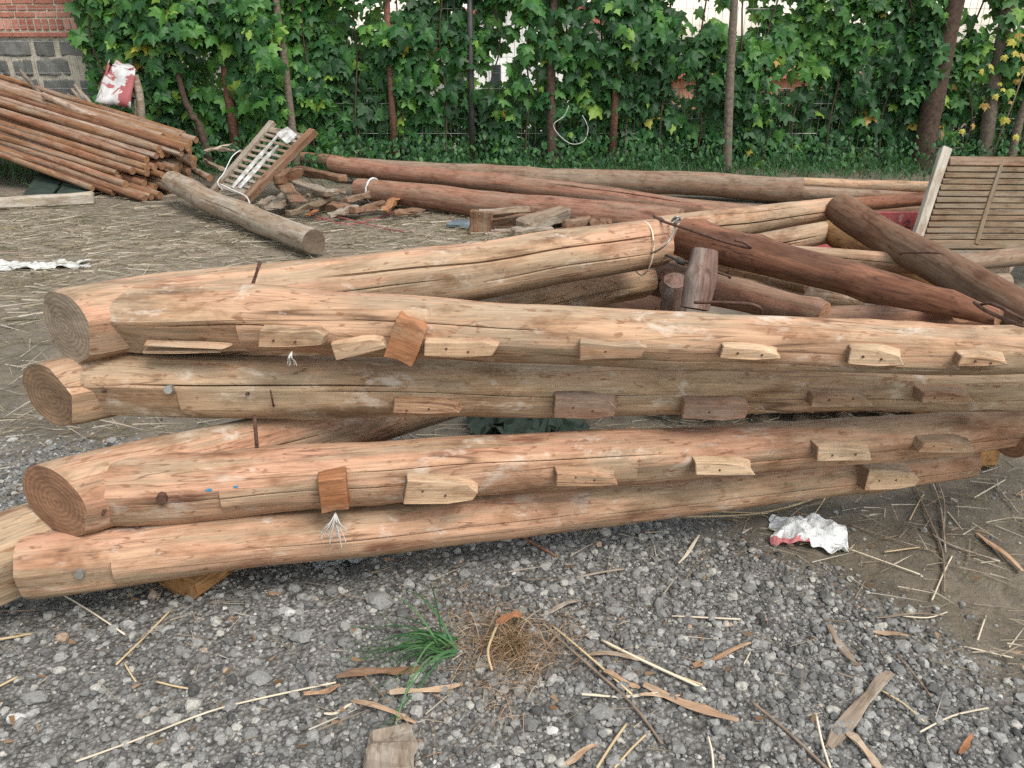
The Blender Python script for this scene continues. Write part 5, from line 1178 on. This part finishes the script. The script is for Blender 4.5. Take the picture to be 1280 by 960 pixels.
# grass tuft and dry root clump
gt = empty('grass_tuft', Pg(560, 800)); tag(gt, 'uprooted tuft of green grass blades on the gravel', 'grass tuft')
b0 = Pg(562, 808, .02); n = 48
for k in range(n):
    an = random.gauss(3.3, .8); el = random.uniform(.05, .75); ln = random.uniform(.12, .33); q = b0 + Vector((random.uniform(-.03, .02), random.uniform(-.03, .03), 0))
    dv = np.array([[math.cos(an) * math.cos(el), math.sin(an) * math.cos(el) * .9, math.sin(el)]])
    me = blades('blade', np.array([list(q)]), 7, np.array([ln]), np.array([random.uniform(.003, .007)]), dv, np.array([random.uniform(.1, .75)]), M['grass'], 1.3 + el)
    co_ = np.zeros(len(me.vertices) * 3, np.float32); me.vertices.foreach_get('co', co_); co_ = co_.reshape(-1, 3); co_[:, 2] = np.maximum(co_[:, 2], b0.z - .012); me.vertices.foreach_set('co', co_.ravel())
    link(bpy.data.objects.new('blade', me), gt, Matrix.Identity(4))
rc = empty('dry_root_clump', Pg(625, 815)); tag(rc, 'tangled clump of dry brown roots right of the green grass tuft', 'roots')
c0 = Pg(638, 812); n = 1500
an = rng.uniform(0, 6.283, n); rad = np.abs(rng.normal(0, .105, n)) * (1 + .6 * np.sin(an * 3 + 1)); base = np.stack([c0.x + np.cos(an) * rad * 1.15, c0.y + np.sin(an) * rad * 1.2, c0.z + .008 + rng.uniform(0, .03, n) * np.exp(-rad * 14)], 1)
dv = np.stack([rng.normal(0, 1, n), rng.normal(0, 1, n), rng.normal(.35, .4, n)], 1)
me = blades('fibres', base, 5, rng.uniform(.02, .10, n), rng.uniform(.0008, .0022, n), dv, np.clip(rng.normal(.5, .3, n), 0, 1), M['root'], 1.3)
co_ = np.zeros(len(me.vertices) * 3, np.float32); me.vertices.foreach_get('co', co_); co_ = co_.reshape(-1, 3); co_[:, 2] = np.maximum(co_[:, 2], c0.z + .004); me.vertices.foreach_set('co', co_.ravel())
stuff(link(bpy.data.objects.new('fibres', me), rc, Matrix.Identity(4)))
rod('root', arc([Pg(615, 838, .02), Pg(610, 812, .045), Pg(622, 780, .04)], 4), .003, 'straw', rc, 5)
p = Pg(636, 771, .03); splinter(620, 775, 652, 768, .03, 'rusty_block', 'reddish dry leaf on the root clump', 'leaf', .035, 771, 'dry_leaf', thick=.15)

# plastic bag, tarp, clear scrap
s = NT('printed white plastic'); c = s.noise(s.mp(), 9, 4, .6); c2 = s.noise(s.mp(), 70, 3, .7)
sx_ = s.n('ShaderNodeSeparateXYZ'); s.l(s.tc.outputs['Object'], sx_.inputs[0])
edge = s.ramp(s.math('ADD', sx_.outputs[1], s.math('MULTIPLY', c, .05)), [(0, 0), (.001, 0)])
red = s.math('LESS_THAN', s.math('ADD', sx_.outputs[1], s.math('MULTIPLY', s.math('SUBTRACT', c, .5), .07)), -.064)
redk = s.math('MULTIPLY', red, s.math('LESS_THAN', s.math('ADD', sx_.outputs[0], s.math('MULTIPLY', c, .06)), .055))
col = s.mix(s.math('MULTIPLY', s.ramp(c2, [(.56, 0), (.62, .65)]), s.ramp(c, [(.42, 0), (.5, 1)])), (.64, .65, .65), (.26, .29, .33))
col = s.mix(redk, col, (.46, .16, .16)); M['bag'] = s.done(col, .4, s.bump(c2, .1), .4)
sheet('plastic_bag', Pg(1010, 672), .19, .15, M['bag'], 93, .028, 34, 26, R(-14), .22, 'crumpled white plastic bag with a red printed edge on the mud', 'plastic bag', 1.3)
sheet('white_tarp', Pg(40, 334), .75, .16, M['white_cloth'], 95, .03, 40, 12, R(3), .35, 'strip of dirty white sheet on the ground at the left edge', 'sheet', .3)
s = NT('clear plastic'); M['clear'] = s.done((.75, .8, .82), .15, None, .5, **{'Transmission Weight': .75})
sheet('clear_plastic', Pg(415, 697), .13, .10, M['clear'], 97, .03, 20, 14, R(20), .3, 'scrap of clear plastic under the frayed cord', 'plastic')
print('objects', len(bpy.data.objects), 'tris', sum(len(o.data.polygons) for o in bpy.data.objects if o.type == 'MESH'))
